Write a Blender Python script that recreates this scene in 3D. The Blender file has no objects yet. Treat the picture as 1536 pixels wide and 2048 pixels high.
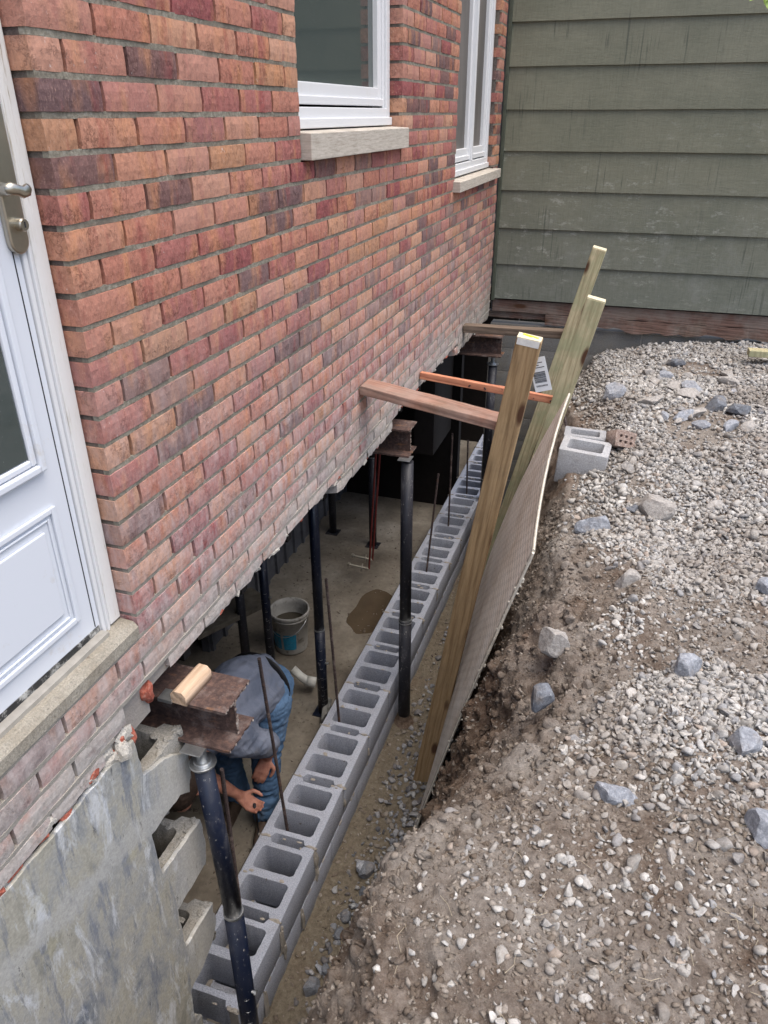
import bpy, math, random
import numpy as np
from mathutils import Vector, Matrix, noise as mnoise
random.seed(7); rng = np.random.default_rng(7)
scene = bpy.context.scene
COL = scene.collection
R = math.radians

# ------------------------------------------------------------ camera, sky, sun
cam_d = bpy.data.cameras.new('camera'); cam = bpy.data.objects.new('camera', cam_d); COL.objects.link(cam)
RW = np.array([[0.9512315, 0.1419217, -0.2738919], [0.3084699, -0.4439586, 0.8412771], [-0.0022012, -0.8847367, -0.466086]])
m = Matrix.Identity(4)
for i in range(3):
    m[i][0] = RW[i, 0]; m[i][1] = -RW[i, 1]; m[i][2] = -RW[i, 2]
m[0][3], m[1][3], m[2][3] = 1.108535, -1.331653, 3.642958
cam.matrix_world = m
cam_d.sensor_fit = 'VERTICAL'; cam_d.sensor_height = 24; cam_d.lens = 1511.5 / 2048 * 24
cam_d.clip_start = 0.02; cam_d.clip_end = 500
scene.camera = cam
SUN_EL, SUN_AZ = R(72), R(112)      # azimuth measured from +y towards +x
world = bpy.data.worlds.new('World'); scene.world = world; world.use_nodes = True
wn = world.node_tree.nodes; bg = wn['Background']
sky = wn.new('ShaderNodeTexSky'); sky.sky_type = 'NISHITA'; sky.sun_disc = False
sky.sun_elevation = SUN_EL; sky.sun_rotation = SUN_AZ; sky.dust_density = 4.0; sky.air_density = 1.0
world.node_tree.links.new(sky.outputs[0], bg.inputs[0]); bg.inputs[1].default_value = 0.15
sun_d = bpy.data.lights.new('sun', 'SUN'); sun = bpy.data.objects.new('sun', sun_d); COL.objects.link(sun)
sun_d.energy = 1.5; sun_d.angle = R(60); sun_d.color = (1.0, 0.955, 0.88)
sdir = Vector((math.sin(SUN_AZ) * math.cos(SUN_EL), math.cos(SUN_AZ) * math.cos(SUN_EL), math.sin(SUN_EL)))
sun.rotation_euler = sdir.to_track_quat('Z', 'Y').to_euler()
scene.view_settings.view_transform = 'Standard'; scene.view_settings.look = 'None'
scene.view_settings.gamma = 1; scene.view_settings.exposure = 0.92
try: scene.view_settings.use_curve_mapping = False
except Exception: pass
scene.render.engine = 'CYCLES'

# ------------------------------------------------------------ material helpers
def mat(name, base=(0.5, 0.5, 0.5), rough=0.85, metal=0.0, spec=0.3):
    mt = bpy.data.materials.new(name); mt.use_nodes = True
    nt = mt.node_tree; b = nt.nodes['Principled BSDF']
    b.inputs['Base Color'].default_value = (*base, 1); b.inputs['Roughness'].default_value = rough
    b.inputs['Metallic'].default_value = metal; b.inputs['Specular IOR Level'].default_value = spec
    return mt, nt, b
class N:
    """small node-graph writer"""
    def __init__(s, nt, b): s.nt, s.b = nt, b; s.n = nt.nodes; s.l = nt.links
    def link(s, a, c): s.l.new(a, c)
    def pos(s, scale=(1, 1, 1), rot=(0, 0, 0), src='pos'):
        if src == 'pos': o = s.n.new('ShaderNodeNewGeometry').outputs['Position']
        elif src == 'obj': o = s.n.new('ShaderNodeTexCoord').outputs['Object']
        mp = s.n.new('ShaderNodeMapping'); mp.inputs['Scale'].default_value = scale; mp.inputs['Rotation'].default_value = rot
        s.link(o, mp.inputs[0]); return mp.outputs[0]
    def noise(s, v, scale=5, detail=4, rough=0.6, dist=0.0):
        t = s.n.new('ShaderNodeTexNoise'); t.inputs['Scale'].default_value = scale; t.inputs['Detail'].default_value = detail
        t.inputs['Roughness'].default_value = rough; t.inputs['Distortion'].default_value = dist
        s.link(v, t.inputs['Vector']); return t.outputs[0]
    def voro(s, v, scale=5, feature='DISTANCE_TO_EDGE', rnd=1.0):
        t = s.n.new('ShaderNodeTexVoronoi'); t.feature = feature; t.inputs['Scale'].default_value = scale
        t.inputs['Randomness'].default_value = rnd
        s.link(v, t.inputs['Vector']); return t.outputs['Distance']
    def wave(s, v, scale=5, dist=5, detail=2, dscale=1, prof='SIN', bands='BANDS', dirn='X'):
        t = s.n.new('ShaderNodeTexWave'); t.wave_profile = prof; t.wave_type = bands
        t.inputs['Scale'].default_value = scale; t.inputs['Distortion'].default_value = dist
        t.inputs['Detail'].default_value = detail; t.inputs['Detail Scale'].default_value = dscale
        if bands == 'BANDS': t.bands_direction = dirn
        s.link(v, t.inputs['Vector']); return t.outputs['Fac']
    def ramp(s, f, stops, interp='LINEAR'):
        r = s.n.new('ShaderNodeValToRGB'); r.color_ramp.interpolation = interp
        e = r.color_ramp.elements
        while len(e) > 1: e.remove(e[-1])
        e[0].position = stops[0][0]; c = stops[0][1]; e[0].color = (*c, 1) if len(c) == 3 else c
        for p, c in stops[1:]:
            x = e.new(p); x.color = (*c, 1) if len(c) == 3 else c
        if f is not None: s.link(f, r.inputs[0])
        return r.outputs[0]
    def g(s, f, a, b):   # grey ramp a->0, b->1
        x = s.n.new('ShaderNodeMapRange'); x.clamp = True; s.link(f, x.inputs[0])
        x.inputs[1].default_value = a; x.inputs[2].default_value = b; x.inputs[3].default_value = 0; x.inputs[4].default_value = 1
        return x.outputs[0]
    def mix(s, f, a, b, mode='MIX'):
        x = s.n.new('ShaderNodeMix'); x.data_type = 'RGBA'; x.blend_type = mode
        for k, v in ((0, f), (6, a), (7, b)):
            if isinstance(v, (int, float)): x.inputs[k].default_value = v if k == 0 else (v, v, v, 1)
            elif isinstance(v, tuple): x.inputs[k].default_value = (*v, 1)
            else: s.link(v, x.inputs[k])
        return x.outputs[2]
    def math(s, op, a, b=0.0):
        x = s.n.new('ShaderNodeMath'); x.operation = op
        for k, v in ((0, a), (1, b)):
            if isinstance(v, (int, float)): x.inputs[k].default_value = v
            else: s.link(v, x.inputs[k])
        return x.outputs[0]
    def sep(s, v, i):
        x = s.n.new('ShaderNodeSeparateXYZ'); s.link(v, x.inputs[0]); return x.outputs[i]
    def col(s, c): s.link(c, s.b.inputs['Base Color'])
    def rough(s, c): s.link(c, s.b.inputs['Roughness'])
    def bump(s, h, strength=0.5, dist=0.01, prev=None):
        x = s.n.new('ShaderNodeBump'); x.inputs['Strength'].default_value = strength; x.inputs['Distance'].default_value = dist
        s.link(h, x.inputs['Height'])
        if prev is not None: s.link(prev, x.inputs['Normal'])
        s.link(x.outputs[0], s.b.inputs['Normal']); return x.outputs[0]
    def objrand(s): return s.n.new('ShaderNodeObjectInfo').outputs['Random']
    def island(s): return s.n.new('ShaderNodeNewGeometry').outputs['Random Per Island']
def V(): pass

def m_brick(name='brick_clay', dusty=1.0, red=False):
    mt, nt, b = mat(name, rough=0.92, spec=0.15); k = N(nt, b)
    p = k.pos()
    r = k.island() if name == 'brick_clay_far' else k.objrand()
    base = k.ramp(r, [(0.0, (.40, .165, .115)), (.16, (.455, .22, .145)), (.30, (.33, .12, .105)), (.42, (.42, .185, .13)),
                      (.52, (.25, .068, .072)), (.60, (.48, .26, .165)), (.66, (.36, .145, .12)), (.75, (.125, .078, .082)),
                      (.88, (.15, .082, .078)), (.95, (.40, .21, .12))], 'CONSTANT')
    # slow flashing of colour inside a brick
    base = k.mix(.10, base, (.42, .27, .24)); n1 = k.noise(k.pos((1, 1, .35)), 14, 3, .55)
    c = k.mix(k.math('MULTIPLY', k.g(n1, .50, .66), .55), base, (.50, .24, .12))
    n1b = k.noise(k.pos((1, 1.3, .3)), 11, 3, .6)
    c = k.mix(k.math('MULTIPLY', k.g(n1b, .56, .68), .5), c, (.24, .05, .052))
    n2 = k.noise(p, 60, 5, .7)
    c = k.mix(.75, c, k.ramp(n2, [(.25, (.45, .42, .42)), (.5, (1, 1, 1)), (.75, (1.35, 1.3, 1.25))]), 'MULTIPLY')
    n3 = k.noise(k.pos((1, 1.5, .55)), 170, 4, .75)
    c = k.mix(k.math('MULTIPLY', k.g(n3, .43, .33), .55), c, (.14, .065, .052)); c = k.mix(k.math('MULTIPLY', k.g(n3, .56, .70), .45), c, (.62, .40, .31))
    # cracks of the bark texture
    wv = k.noise(k.pos((1, 1.2, .8)), 34, 5, .8, .25)
    crack = k.math('SUBTRACT', 1.0, k.math('MINIMUM', k.math('MULTIPLY', k.math('ABSOLUTE', k.math('SUBTRACT', wv, .5)), 38.0), 1.0))
    msk = k.g(k.noise(p, 21, 3, .6), .50, .60)
    crack = k.math('MULTIPLY', crack, msk)
    crr = k.math('FRACT', k.math('MULTIPLY', r, 37.7)); crack = k.math('MULTIPLY', crack, k.g(crr, .15, .75)); c = k.mix(k.math('MULTIPLY', crack, .42), c, (.10, .04, .035))
    pale = k.math('FRACT', k.math('MULTIPLY', r, 91.3)); c = k.mix(k.math('MULTIPLY', k.g(pale, .55, 1.0), .30), c, (.50, .33, .27))
    # pale mortar dust and lime that gathers on the lowest courses
    z = k.sep(p, 2)
    low = k.math('MULTIPLY', k.math('SUBTRACT', 3.25, z), 1.25)
    y = k.sep(p, 1)
    dn = k.noise(k.pos((1, 1, 1)), 7, 5, .7)
    dn2 = k.noise(k.pos((1, .6, .25)), 45, 5, .7)
    dust = k.math('MULTIPLY', k.math('MAXIMUM', low, 0.0), k.g(dn2, .32, .66))
    dust = k.math('MULTIPLY', dust, k.math('ADD', .45, k.math('MULTIPLY', k.g(dn, .35, .62), .5)))
    dust = k.math('MINIMUM', dust, .70)
    c = k.mix(dust, c, (.53, .44, .43))
    vlow = k.g(k.math('ADD', z, k.math('MULTIPLY', dn, -.25)), 2.36, 2.12)
    patch = k.g(k.noise(k.pos((1, .5, 1)), 9, 5, .65), .33, .50)
    c = k.mix(k.math('MULTIPLY', k.math('MULTIPLY', vlow, patch), .85), c, k.ramp(n2, [(.3, (.30, .285, .26)), (.7, (.52, .50, .47))]))
    # scattered white lime flecks
    fl = k.math('MULTIPLY', k.g(k.noise(k.pos((1, 1, .8)), 75, 4, .75), .63, .70), k.g(k.noise(p, 5.5, 3, .6), .50, .66))
    c = k.mix(k.math('MULTIPLY', fl, .8), c, (.62, .58, .56))
    # mossy tint towards the far corner
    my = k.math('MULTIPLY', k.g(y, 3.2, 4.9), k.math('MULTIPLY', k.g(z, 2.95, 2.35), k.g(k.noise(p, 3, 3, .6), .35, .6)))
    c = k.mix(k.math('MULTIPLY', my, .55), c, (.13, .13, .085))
    k.col(c)
    h = k.math('SUBTRACT', k.math('ADD', k.math('MULTIPLY', n2, .6), k.math('MULTIPLY', n3, .35)), k.math('MULTIPLY', crack, .9))
    k.bump(h, .65, .005)
    return mt
def m_mortar(name, a=(.23, .215, .165), c2=(.36, .34, .28), bump=.7):
    mt, nt, b = mat(name, rough=.95, spec=.1); k = N(nt, b); p = k.pos()
    n = k.noise(p, 90, 5, .75); n2 = k.noise(p, 5, 5, .7)
    c = k.ramp(n, [(.25, tuple(x * .45 for x in a)), (.5, a), (.75, c2)])
    c = k.mix(k.g(n2, .45, .65), c, (.18, .165, .135)); 
    z = k.sep(p, 2)
    c = k.mix(k.math('MULTIPLY', k.g(z, 2.75, 2.3), .6), c, (.40, .375, .345))
    k.col(c); k.bump(n, bump, .006); return mt
def m_cmu(name, a=(.30, .305, .32), dirt=.4, wetz=None):
    mt, nt, b = mat(name, rough=.95, spec=.1); k = N(nt, b); p = k.pos()
    n = k.noise(p, 170, 4, .8); n2 = k.noise(p, 9, 4, .65)
    tone = k.ramp(k.objrand(), [(0, (.90, .90, .90)), (.5, (1, 1, 1)), (1, (1.1, 1.09, 1.07))])
    c = k.ramp(n, [(.28, tuple(x * .55 for x in a)), (.5, a), (.74, tuple(x * 1.45 for x in a))])
    c = k.mix(1.0, c, tone, 'MULTIPLY')
    c = k.mix(k.math('MULTIPLY', k.g(n2, .48, .70), dirt), c, (.21, .18, .135))
    sp = k.g(k.noise(p, 26, 4, .7), .66, .70)
    c = k.mix(k.math('MULTIPLY', sp, .8), c, (.15, .125, .10))
    k.col(c); k.bump(k.math('ADD', n, k.math('MULTIPLY', n2, .5)), .7, .004); return mt
def m_wood(name, a, d, axis='Z', knots=True, dirty=.3, scale=1.0, rough=.75, greenish=None):
    mt, nt, b = mat(name, rough=rough, spec=.25); k = N(nt, b)
    sc = {'X': (.06, 1, 1), 'Y': (1, .06, 1), 'Z': (1, 1, .06)}[axis]
    v = k.pos(sc, src='obj')
    w = k.wave(k.pos({'X': (.05, 1, 1), 'Y': (1, .05, 1), 'Z': (1, 1, .05)}[axis], src='obj'), 17 * scale, 9, 3, .7, 'SIN', 'BANDS', 'DIAGONAL')
    n = k.noise(v, 90 * scale, 5, .7); nb = k.noise(k.pos(src='obj'), 7, 4, .65)
    c = k.mix(.55, a, k.ramp(w, [(0, d), (.3, a), (1, tuple(min(1, x * 1.12) for x in a))]))
    c = k.mix(.8, c, k.ramp(n, [(.3, (.60, .57, .54)), (.6, (1.12, 1.12, 1.12))]), 'MULTIPLY')
    if greenish: c = k.mix(k.math('MULTIPLY', k.g(nb, .42, .62), .6), c, greenish)
    c = k.mix(k.math('MULTIPLY', k.g(k.noise(k.pos(src='obj'), 4, 5, .7), .5, .72), dirty), c, (.13, .10, .07))
    kn = k.voro(k.pos({'X': (.35, 1, 1), 'Y': (1, .35, 1), 'Z': (1, 1, .35)}[axis], src='obj'), 9, 'F1')
    if knots: c = k.mix(k.g(kn, .21, .12), c, (.09, .045, .025))
    k.col(c); k.bump(k.math('ADD', w, k.math('MULTIPLY', n, .8)), .35, .003); return mt
def m_plain(name, base, rough=.6, metal=0, var=.25, scale=30, bump=.15, dirt=None, dirtamt=.5, spec=.3):
    mt, nt, b = mat(name, base, rough, metal, spec); k = N(nt, b); p = k.pos()
    n = k.noise(p, scale, 5, .7)
    c = k.mix(var, base, k.ramp(n, [(.3, tuple(x * .45 for x in base)), (.7, tuple(min(1, x * 1.5) for x in base))]))
    if dirt: c = k.mix(k.math('MULTIPLY', k.g(k.noise(p, scale * .35, 5, .75), .52, .66), dirtamt), c, dirt)
    k.col(c); k.bump(n, bump, .003); return mt

# ------------------------------------------------------------ object helpers
def tag(o, label=None, cat=None, group=None, kind=None):
    if label: o['label'] = label
    if cat: o['category'] = cat
    if group: o['group'] = group
    if kind: o['kind'] = kind
    return o
def empty(name, loc=(0, 0, 0), rot=(0, 0, 0)):
    o = bpy.data.objects.new(name, None); COL.objects.link(o); o.location = loc; o.rotation_euler = rot
    o.empty_display_size = .05; return o
def link(name, me, parent=None, loc=(0, 0, 0), rot=(0, 0, 0), scale=(1, 1, 1)):
    o = bpy.data.objects.new(name, me); COL.objects.link(o); o.location = loc; o.rotation_euler = rot; o.scale = scale
    if parent: o.parent = parent
    return o
def mesh(name, v, f, mt=None, smooth=False):
    me = bpy.data.meshes.new(name); me.from_pydata([tuple(map(float, a)) for a in v], [], [tuple(map(int, a)) for a in f]); me.update()
    if mt: me.materials.append(mt)
    if smooth: me.polygons.foreach_set('use_smooth', [True] * len(me.polygons))
    return me
def fast_mesh(name, v, tris, mt, smooth=False):
    me = bpy.data.meshes.new(name); nv, nt_ = len(v), len(tris)
    me.vertices.add(nv); me.vertices.foreach_set('co', np.ascontiguousarray(v, dtype=np.float32).ravel())
    w = tris.shape[1]
    me.loops.add(nt_ * w); me.loops.foreach_set('vertex_index', np.ascontiguousarray(tris, dtype=np.int32).ravel())
    me.polygons.add(nt_); me.polygons.foreach_set('loop_start', np.arange(0, nt_ * w, w, dtype=np.int32))
    me.polygons.foreach_set('loop_total', np.full(nt_, w, dtype=np.int32))
    if smooth: me.polygons.foreach_set('use_smooth', np.ones(nt_, dtype=bool))
    me.update(calc_edges=True); me.validate(); me.materials.append(mt); return me
class MB:
    def __init__(s): s.v = []; s.f = []
    def box(s, x0, x1, y0, y1, z0, z1, j=0.0):
        b = len(s.v)
        for x in (x0, x1):
            for y in (y0, y1):
                for z in (z0, z1):
                    s.v.append((x + random.uniform(-j, j), y + random.uniform(-j, j), z + random.uniform(-j, j)))
        s.f += [tuple(b + i for i in q) for q in ((0, 1, 3, 2), (4, 6, 7, 5), (0, 4, 5, 1), (2, 3, 7, 6), (0, 2, 6, 4), (1, 5, 7, 3))]
    def tube(s, pts, rad, n=10, cap=True):
        """pts list of Vector, rad float or list"""
        pts = [Vector(p) for p in pts]; b0 = len(s.v); up = Vector((0.13, .21, 1)).normalized(); prev = None
        for i, p in enumerate(pts):
            t = (pts[min(i + 1, len(pts) - 1)] - pts[max(i - 1, 0)]).normalized()
            if prev is None: a = t.cross(Vector((1, 0.1, 0.05)) if abs(t.x) < .9 else Vector((0, 1, .1))).normalized()
            else: a = (prev - t * prev.dot(t)).normalized()
            prev = a; c = t.cross(a); r = rad[i] if isinstance(rad, list) else rad
            ra, rc = r if isinstance(r, (tuple, list)) else (r, r)
            for q in range(n):
                th = 2 * math.pi * q / n; s.v.append(tuple(p + a * ra * math.cos(th) + c * rc * math.sin(th)))
        for i in range(len(pts) - 1):
            for q in range(n):
                q2 = (q + 1) % n; A = b0 + i * n; B = A + n; s.f.append((A + q, A + q2, B + q2, B + q))
        if cap:
            s.f.append(tuple(b0 + q for q in reversed(range(n)))); e = b0 + (len(pts) - 1) * n; s.f.append(tuple(e + q for q in range(n)))
    def add(s, v, f, off=(0, 0, 0)):
        b = len(s.v); s.v += [(a[0] + off[0], a[1] + off[1], a[2] + off[2]) for a in v]; s.f += [tuple(b + i for i in q) for q in f]
    def mesh(s, name, mt, smooth=False): return mesh(name, s.v, s.f, mt, smooth)
    def build(s, name, mt, parent=None, loc=(0, 0, 0), rot=(0, 0, 0), smooth=False, bevel=0):
        me = s.mesh(name, mt, smooth); o = link(name, me, parent, loc, rot)
        if bevel: bev(o, bevel)
        return o
def bev(o, w, seg=2):
    md = o.modifiers.new('bevel', 'BEVEL'); md.width = w; md.segments = seg; md.limit_method = 'ANGLE'; md.angle_limit = R(40)
def smooth_mesh(me):
    me.polygons.foreach_set('use_smooth', [True] * len(me.polygons))
def evalmesh(o, name):
    dg = bpy.context.evaluated_depsgraph_get(); dg.update(); me = bpy.data.meshes.new_from_object(o.evaluated_get(dg)); me.name = name
    return me
def poly_prism(name, loops, h, mt, bevel=0.0):
    """extruded polygon (first loop outline, others holes) in xy, thickness h centred on z=0"""
    cu = bpy.data.curves.new(name, 'CURVE'); cu.dimensions = '2D'; cu.fill_mode = 'BOTH'; cu.extrude = h / 2 - bevel; cu.bevel_depth = bevel; cu.bevel_resolution = 1
    for lp in loops:
        sp = cu.splines.new('POLY'); sp.points.add(len(lp) - 1)
        for i, q in enumerate(lp): sp.points[i].co = (q[0], q[1], 0, 1)
        sp.use_cyclic_u = True
    o = bpy.data.objects.new(name, cu); COL.objects.link(o); me = evalmesh(o, name); bpy.data.objects.remove(o); bpy.data.curves.remove(cu)
    me.materials.clear(); me.materials.append(mt); return me
def transform_mesh(me, M):
    me.transform(M); me.update(); return me
def nz(p, s=1.0, o=0.0): return mnoise.noise(Vector((p[0] * s + o, p[1] * s + o * 1.7, p[2] * s - o)))
# numpy value-noise fbm for big sheets
_P = rng.random((256, 256, )).astype(np.float32)
def vnoise(x, y):
    xi = np.floor(x).astype(int); yi = np.floor(y).astype(int); fx = x - xi; fy = y - yi
    fx = fx * fx * (3 - 2 * fx); fy = fy * fy * (3 - 2 * fy)
    a = _P[xi & 255, yi & 255]; b = _P[(xi + 1) & 255, yi & 255]; c = _P[xi & 255, (yi + 1) & 255]; d = _P[(xi + 1) & 255, (yi + 1) & 255]
    return (a * (1 - fx) + b * fx) * (1 - fy) + (c * (1 - fx) + d * fx) * fy
def fbm(x, y, o=4, g=.5):
    s = 0; a = 1; t = 0
    for i in range(o):
        s = s + a * (vnoise(x * 2 ** i + 17.3 * i, y * 2 ** i + 5.1 * i) - .5); t += a; a *= g
    return s / t * 2

# ------------------------------------------------------------ materials
M_BRICK = m_brick(); M_BRICKF = m_brick('brick_clay_far')
M_MORTAR = m_mortar('wall_mortar', (.27, .25, .20), (.42, .40, .34)); M_MORTAR_W = m_mortar('wet_mortar', (.185, .16, .115), (.27, .24, .185), .9)
M_CMU = m_cmu('new_concrete_block', (.335, .36, .425), .14)
M_CMU_OLD = m_cmu('old_concrete_block', (.20, .195, .18), .6)
M_CMU_BROKEN = m_cmu('broken_concrete', (.29, .28, .255), .6)
def m_redbrick():
    mt, nt, b = mat('raw_brick', rough=.9); k = N(nt, b); p = k.pos(); n = k.noise(p, 80, 4, .7)
    k.col(k.ramp(n, [(.3, (.20, .05, .035)), (.5, (.36, .10, .065)), (.72, (.40, .22, .17))])); k.bump(n, .8, .006); return mt
M_RED = m_redbrick()
def m_siding():
    mt, nt, b = mat('olive_siding_paint', rough=.62, spec=.3); k = N(nt, b)
    p = k.pos((1, 1, 1)); g = k.noise(k.pos((1.1, 1, 6)), 8, 6, .75, 1.2); gv = k.noise(k.pos((1, 1, .10)), 95, 4, .7, .2)
    n = k.noise(p, 2.2, 4, .6)
    c = k.ramp(n, [(.3, (.150, .155, .112)), (.7, (.195, .195, .142))])
    z = k.sep(p, 2)
    c = k.mix(k.math('MULTIPLY', k.g(z, 3.3, 2.4), .6), c, (.135, .152, .135))
    c = k.mix(.45, c, k.ramp(g, [(.3, (.75, .75, .75)), (.62, (1.12, 1.12, 1.12))]), 'MULTIPLY'); c = k.mix(.35, c, k.ramp(gv, [(.35, (.78, .78, .78)), (.6, (1.1, 1.1, 1.1))]), 'MULTIPLY')
    # chalky scuffs
    sc = k.math('MULTIPLY', k.g(k.noise(k.pos((1, 1, 2.2)), 9, 7, .8, .15), .55, .66), k.math('MULTIPLY', k.g(k.noise(p, 2.1, 3, .5), .45, .60), k.g(z, 3.70, 3.3)))
    c = k.mix(k.math('MULTIPLY', sc, .55), c, (.42, .43, .38))
    haze = k.math('MULTIPLY', k.g(k.noise(k.pos((1.2, 1, 1)), 4.5, 5, .7), .50, .70), k.g(z, 3.4, 2.5))
    c = k.mix(k.math('MULTIPLY', haze, .28), c, (.30, .31, .29))
    dr = k.math('MULTIPLY', k.g(k.noise(k.pos((22, 1, .7)), 2.6, 3, .6), .58, .66), k.g(k.noise(p, 3.1, 2, .5), .52, .62))
    c = k.mix(k.math('MULTIPLY', dr, .6), c, (.055, .062, .05))
    k.col(c); k.bump(k.math('ADD', g, k.math('MULTIPLY', gv, .4)), .55, .004); return mt
M_SIDING = m_siding()
M_ROT = m_wood('rotten_sill_wood', (.17, .105, .085), (.075, .05, .042), 'X', True, .6, 1.6, .95, (.22, .19, .165))
M_TRIM = m_plain('olive_trim_paint', (.075, .085, .062), .6, var=.4, scale=20)
def m_white(name, a=(.66, .67, .68), dirt=(.45, .40, .30), amt=.25, rough=.35, lines=False):
    mt, nt, b = mat(name, a, rough, 0, .5); k = N(nt, b); p = k.pos()
    c = k.mix(k.math('MULTIPLY', k.g(k.noise(p, 9, 6, .75), .58, .74), amt), a, dirt)
    fine = k.g(k.noise(k.pos((1, 1, 3)), 70, 4, .8), .70, .74)
    c = k.mix(k.math('MULTIPLY', fine, amt), c, (.25, .22, .18))
    k.col(c)
    if lines: k.bump(k.noise(k.pos((1, 1, .05)), 160, 3, .6), .15, .002)
    return mt
M_VINYL = m_white('white_vinyl'); M_DOOR = m_white('white_door_paint', (.64, .675, .73), (.46, .39, .28), .45, .4)
def m_flaky():
    mt, nt, b = mat('weathered_white_wood', rough=.8); k = N(nt, b)
    n = k.noise(k.pos((1, 1, .04)), 150, 5, .75); n2 = k.noise(k.pos((1, 1, .3)), 14, 4, .7); z = k.sep(k.pos(), 2)
    c = k.mix(k.g(n, .54, .66), (.66, .655, .63), (.34, .29, .22))
    k.col(k.mix(k.g(n2, .48, .60), (.69, .69, .68), c)); k.bump(n, .5, .004); return mt
M_FLAKY = m_flaky()
def m_stone():
    mt, nt, b = mat('limestone_sill', rough=.85); k = N(nt, b)
    g = k.noise(k.pos((1, 1.2, 14)), 13, 5, .6, .5); n = k.noise(k.pos(), 120, 4, .7)
    c = k.ramp(g, [(.3, (.33, .29, .24)), (.5, (.45, .41, .35)), (.7, (.54, .49, .43))]); c = k.mix(.35, c, k.ramp(n, [(.3, (.7, .7, .7)), (.7, (1.15, 1.15, 1.15))]), 'MULTIPLY')
    k.col(c); k.bump(n, .25, .003); return mt
M_STONE = m_stone()
def m_glass():
    mt, nt, b = mat('dark_window_glass', (.035, .045, .045), .06, 0, .8); k = N(nt, b)
    p = k.pos(); n = k.noise(p, 130, 4, .8); 
    c = k.mix(k.g(n, .66, .72), (.05, .065, .062), (.22, .24, .24)); k.col(c)
    return mt
M_GLASS = m_glass()
def m_screen():
    mt, nt, b = mat('insect_screen', (.10, .10, .10), .6); k = N(nt, b); n = k.noise(k.pos((1, 1, .3)), 6, 3, .5)
    k.col(k.ramp(n, [(.35, (.10, .095, .088)), (.65, (.17, .155, .145))])); return mt
M_SCREEN = m_screen()
M_NICKEL = m_plain('satin_nickel', (.50, .46, .38), .32, 1.0, var=.1, scale=60, bump=.03)
def m_rust(name='rusty_steel', a=(.085, .055, .048), b2=(.17, .10, .075), or_=(.32, .15, .06)):
    mt, nt, b = mat(name, rough=.8, spec=.3, metal=.15); k = N(nt, b); p = k.pos(); n = k.noise(p, 55, 6, .75); n2 = k.noise(p, 13, 5, .7)
    c = k.ramp(n, [(.3, tuple(x * .55 for x in a)), (.5, a), (.68, b2)]); c = k.mix(k.math('MULTIPLY', k.g(n2, .53, .66), .55), c, (.25, .20, .18))
    c = k.mix(k.math('MULTIPLY', k.g(k.noise(k.pos((.3, 1, 1)), 20, 4, .7), .60, .68), .5), c, or_)
    k.col(c); k.bump(n, .45, .003); return mt
M_RUST = m_rust(); M_TORCH = m_rust('torch_cut_steel', (.25, .20, .17), (.50, .46, .42), (.5, .28, .1))
def m_jack(name='black_jack_paint', a=(.007, .011, .026), rough=.28, wear=.4):
    mt, nt, b = mat(name, a, rough, 0, .5); k = N(nt, b); p = k.pos()
    n = k.noise(k.pos((1, 1, .5)), 70, 6, .8); n2 = k.noise(k.pos((1, 1, .35)), 13, 6, .8)
    c = k.mix(k.g(n, .61, .66), a, (.36, .35, .33)); c = k.mix(k.math('MULTIPLY', k.g(n2, .54, .68), wear), c, (.085, .085, .095))
    k.col(c); k.rough(k.ramp(n2, [(.4, (rough,) * 3), (.65, (.7, .7, .7))])); k.bump(n, .1, .002); return mt
M_JACK = m_jack(); M_JACK_WORN = m_jack('worn_jack_paint', (.016, .017, .024), .42, 1.0)
M_ZINC = m_plain('zinc_plate', (.55, .57, .58), .35, .9, var=.3, scale=50)
M_REBAR = m_rust('rebar_steel', (.06, .045, .045), (.10, .07, .06), (.16, .08, .05))
M_PT = m_wood('treated_lumber_brown', (.36, .25, .135), (.23, .145, .07), 'Z', True, .35, 1.0, .7)
M_PTG = m_wood('treated_lumber_green', (.50, .44, .28), (.31, .25, .14), 'Z', True, .25, 1.1, .7, (.30, .33, .19))
M_ENDG = m_plain('sawn_end_grain', (.62, .56, .40), .8, var=.4, scale=90)
M_YEL = m_plain('yellow_mark', (.75, .66, .04), .6, var=.15)
M_PINE = m_wood('pine_offcut', (.56, .41, .29), (.45, .31, .20), 'Y', False, .1, 1.0, .6)
M_OLDW = m_wood('weathered_strut_wood', (.30, .17, .125), (.16, .085, .06), 'X', True, .45, 1.0, .8, (.33, .24, .20))
M_GREYW = m_wood('grey_strut_wood', (.17, .13, .10), (.08, .06, .05), 'X', True, .4, 1.0, .85)
M_ORW = m_wood('orange_lath_wood', (.56, .24, .14), (.42, .15, .09), 'X', False, .2, 1.0, .7)
M_DARKW = m_wood('dark_wet_wood', (.07, .05, .04), (.03, .022, .02), 'Z', False, .3)
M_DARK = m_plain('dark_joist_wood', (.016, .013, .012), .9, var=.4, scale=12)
M_PVC = m_plain('white_pvc', (.66, .66, .62), .45, var=.2, scale=30, dirt=(.12, .11, .09), dirtamt=.7)
M_COPPER = m_plain('red_pipe', (.16, .035, .03), .5, .2, var=.4, scale=30)
M_PAPER = m_plain('white_paper', (.78, .80, .82), .7, var=.05)
M_INK = m_plain('black_ink', (.03, .03, .035), .7, var=.1)
M_GREYPANEL = m_plain('grey_form_panel', (.12, .125, .14), .7, var=.5, scale=8)

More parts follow.
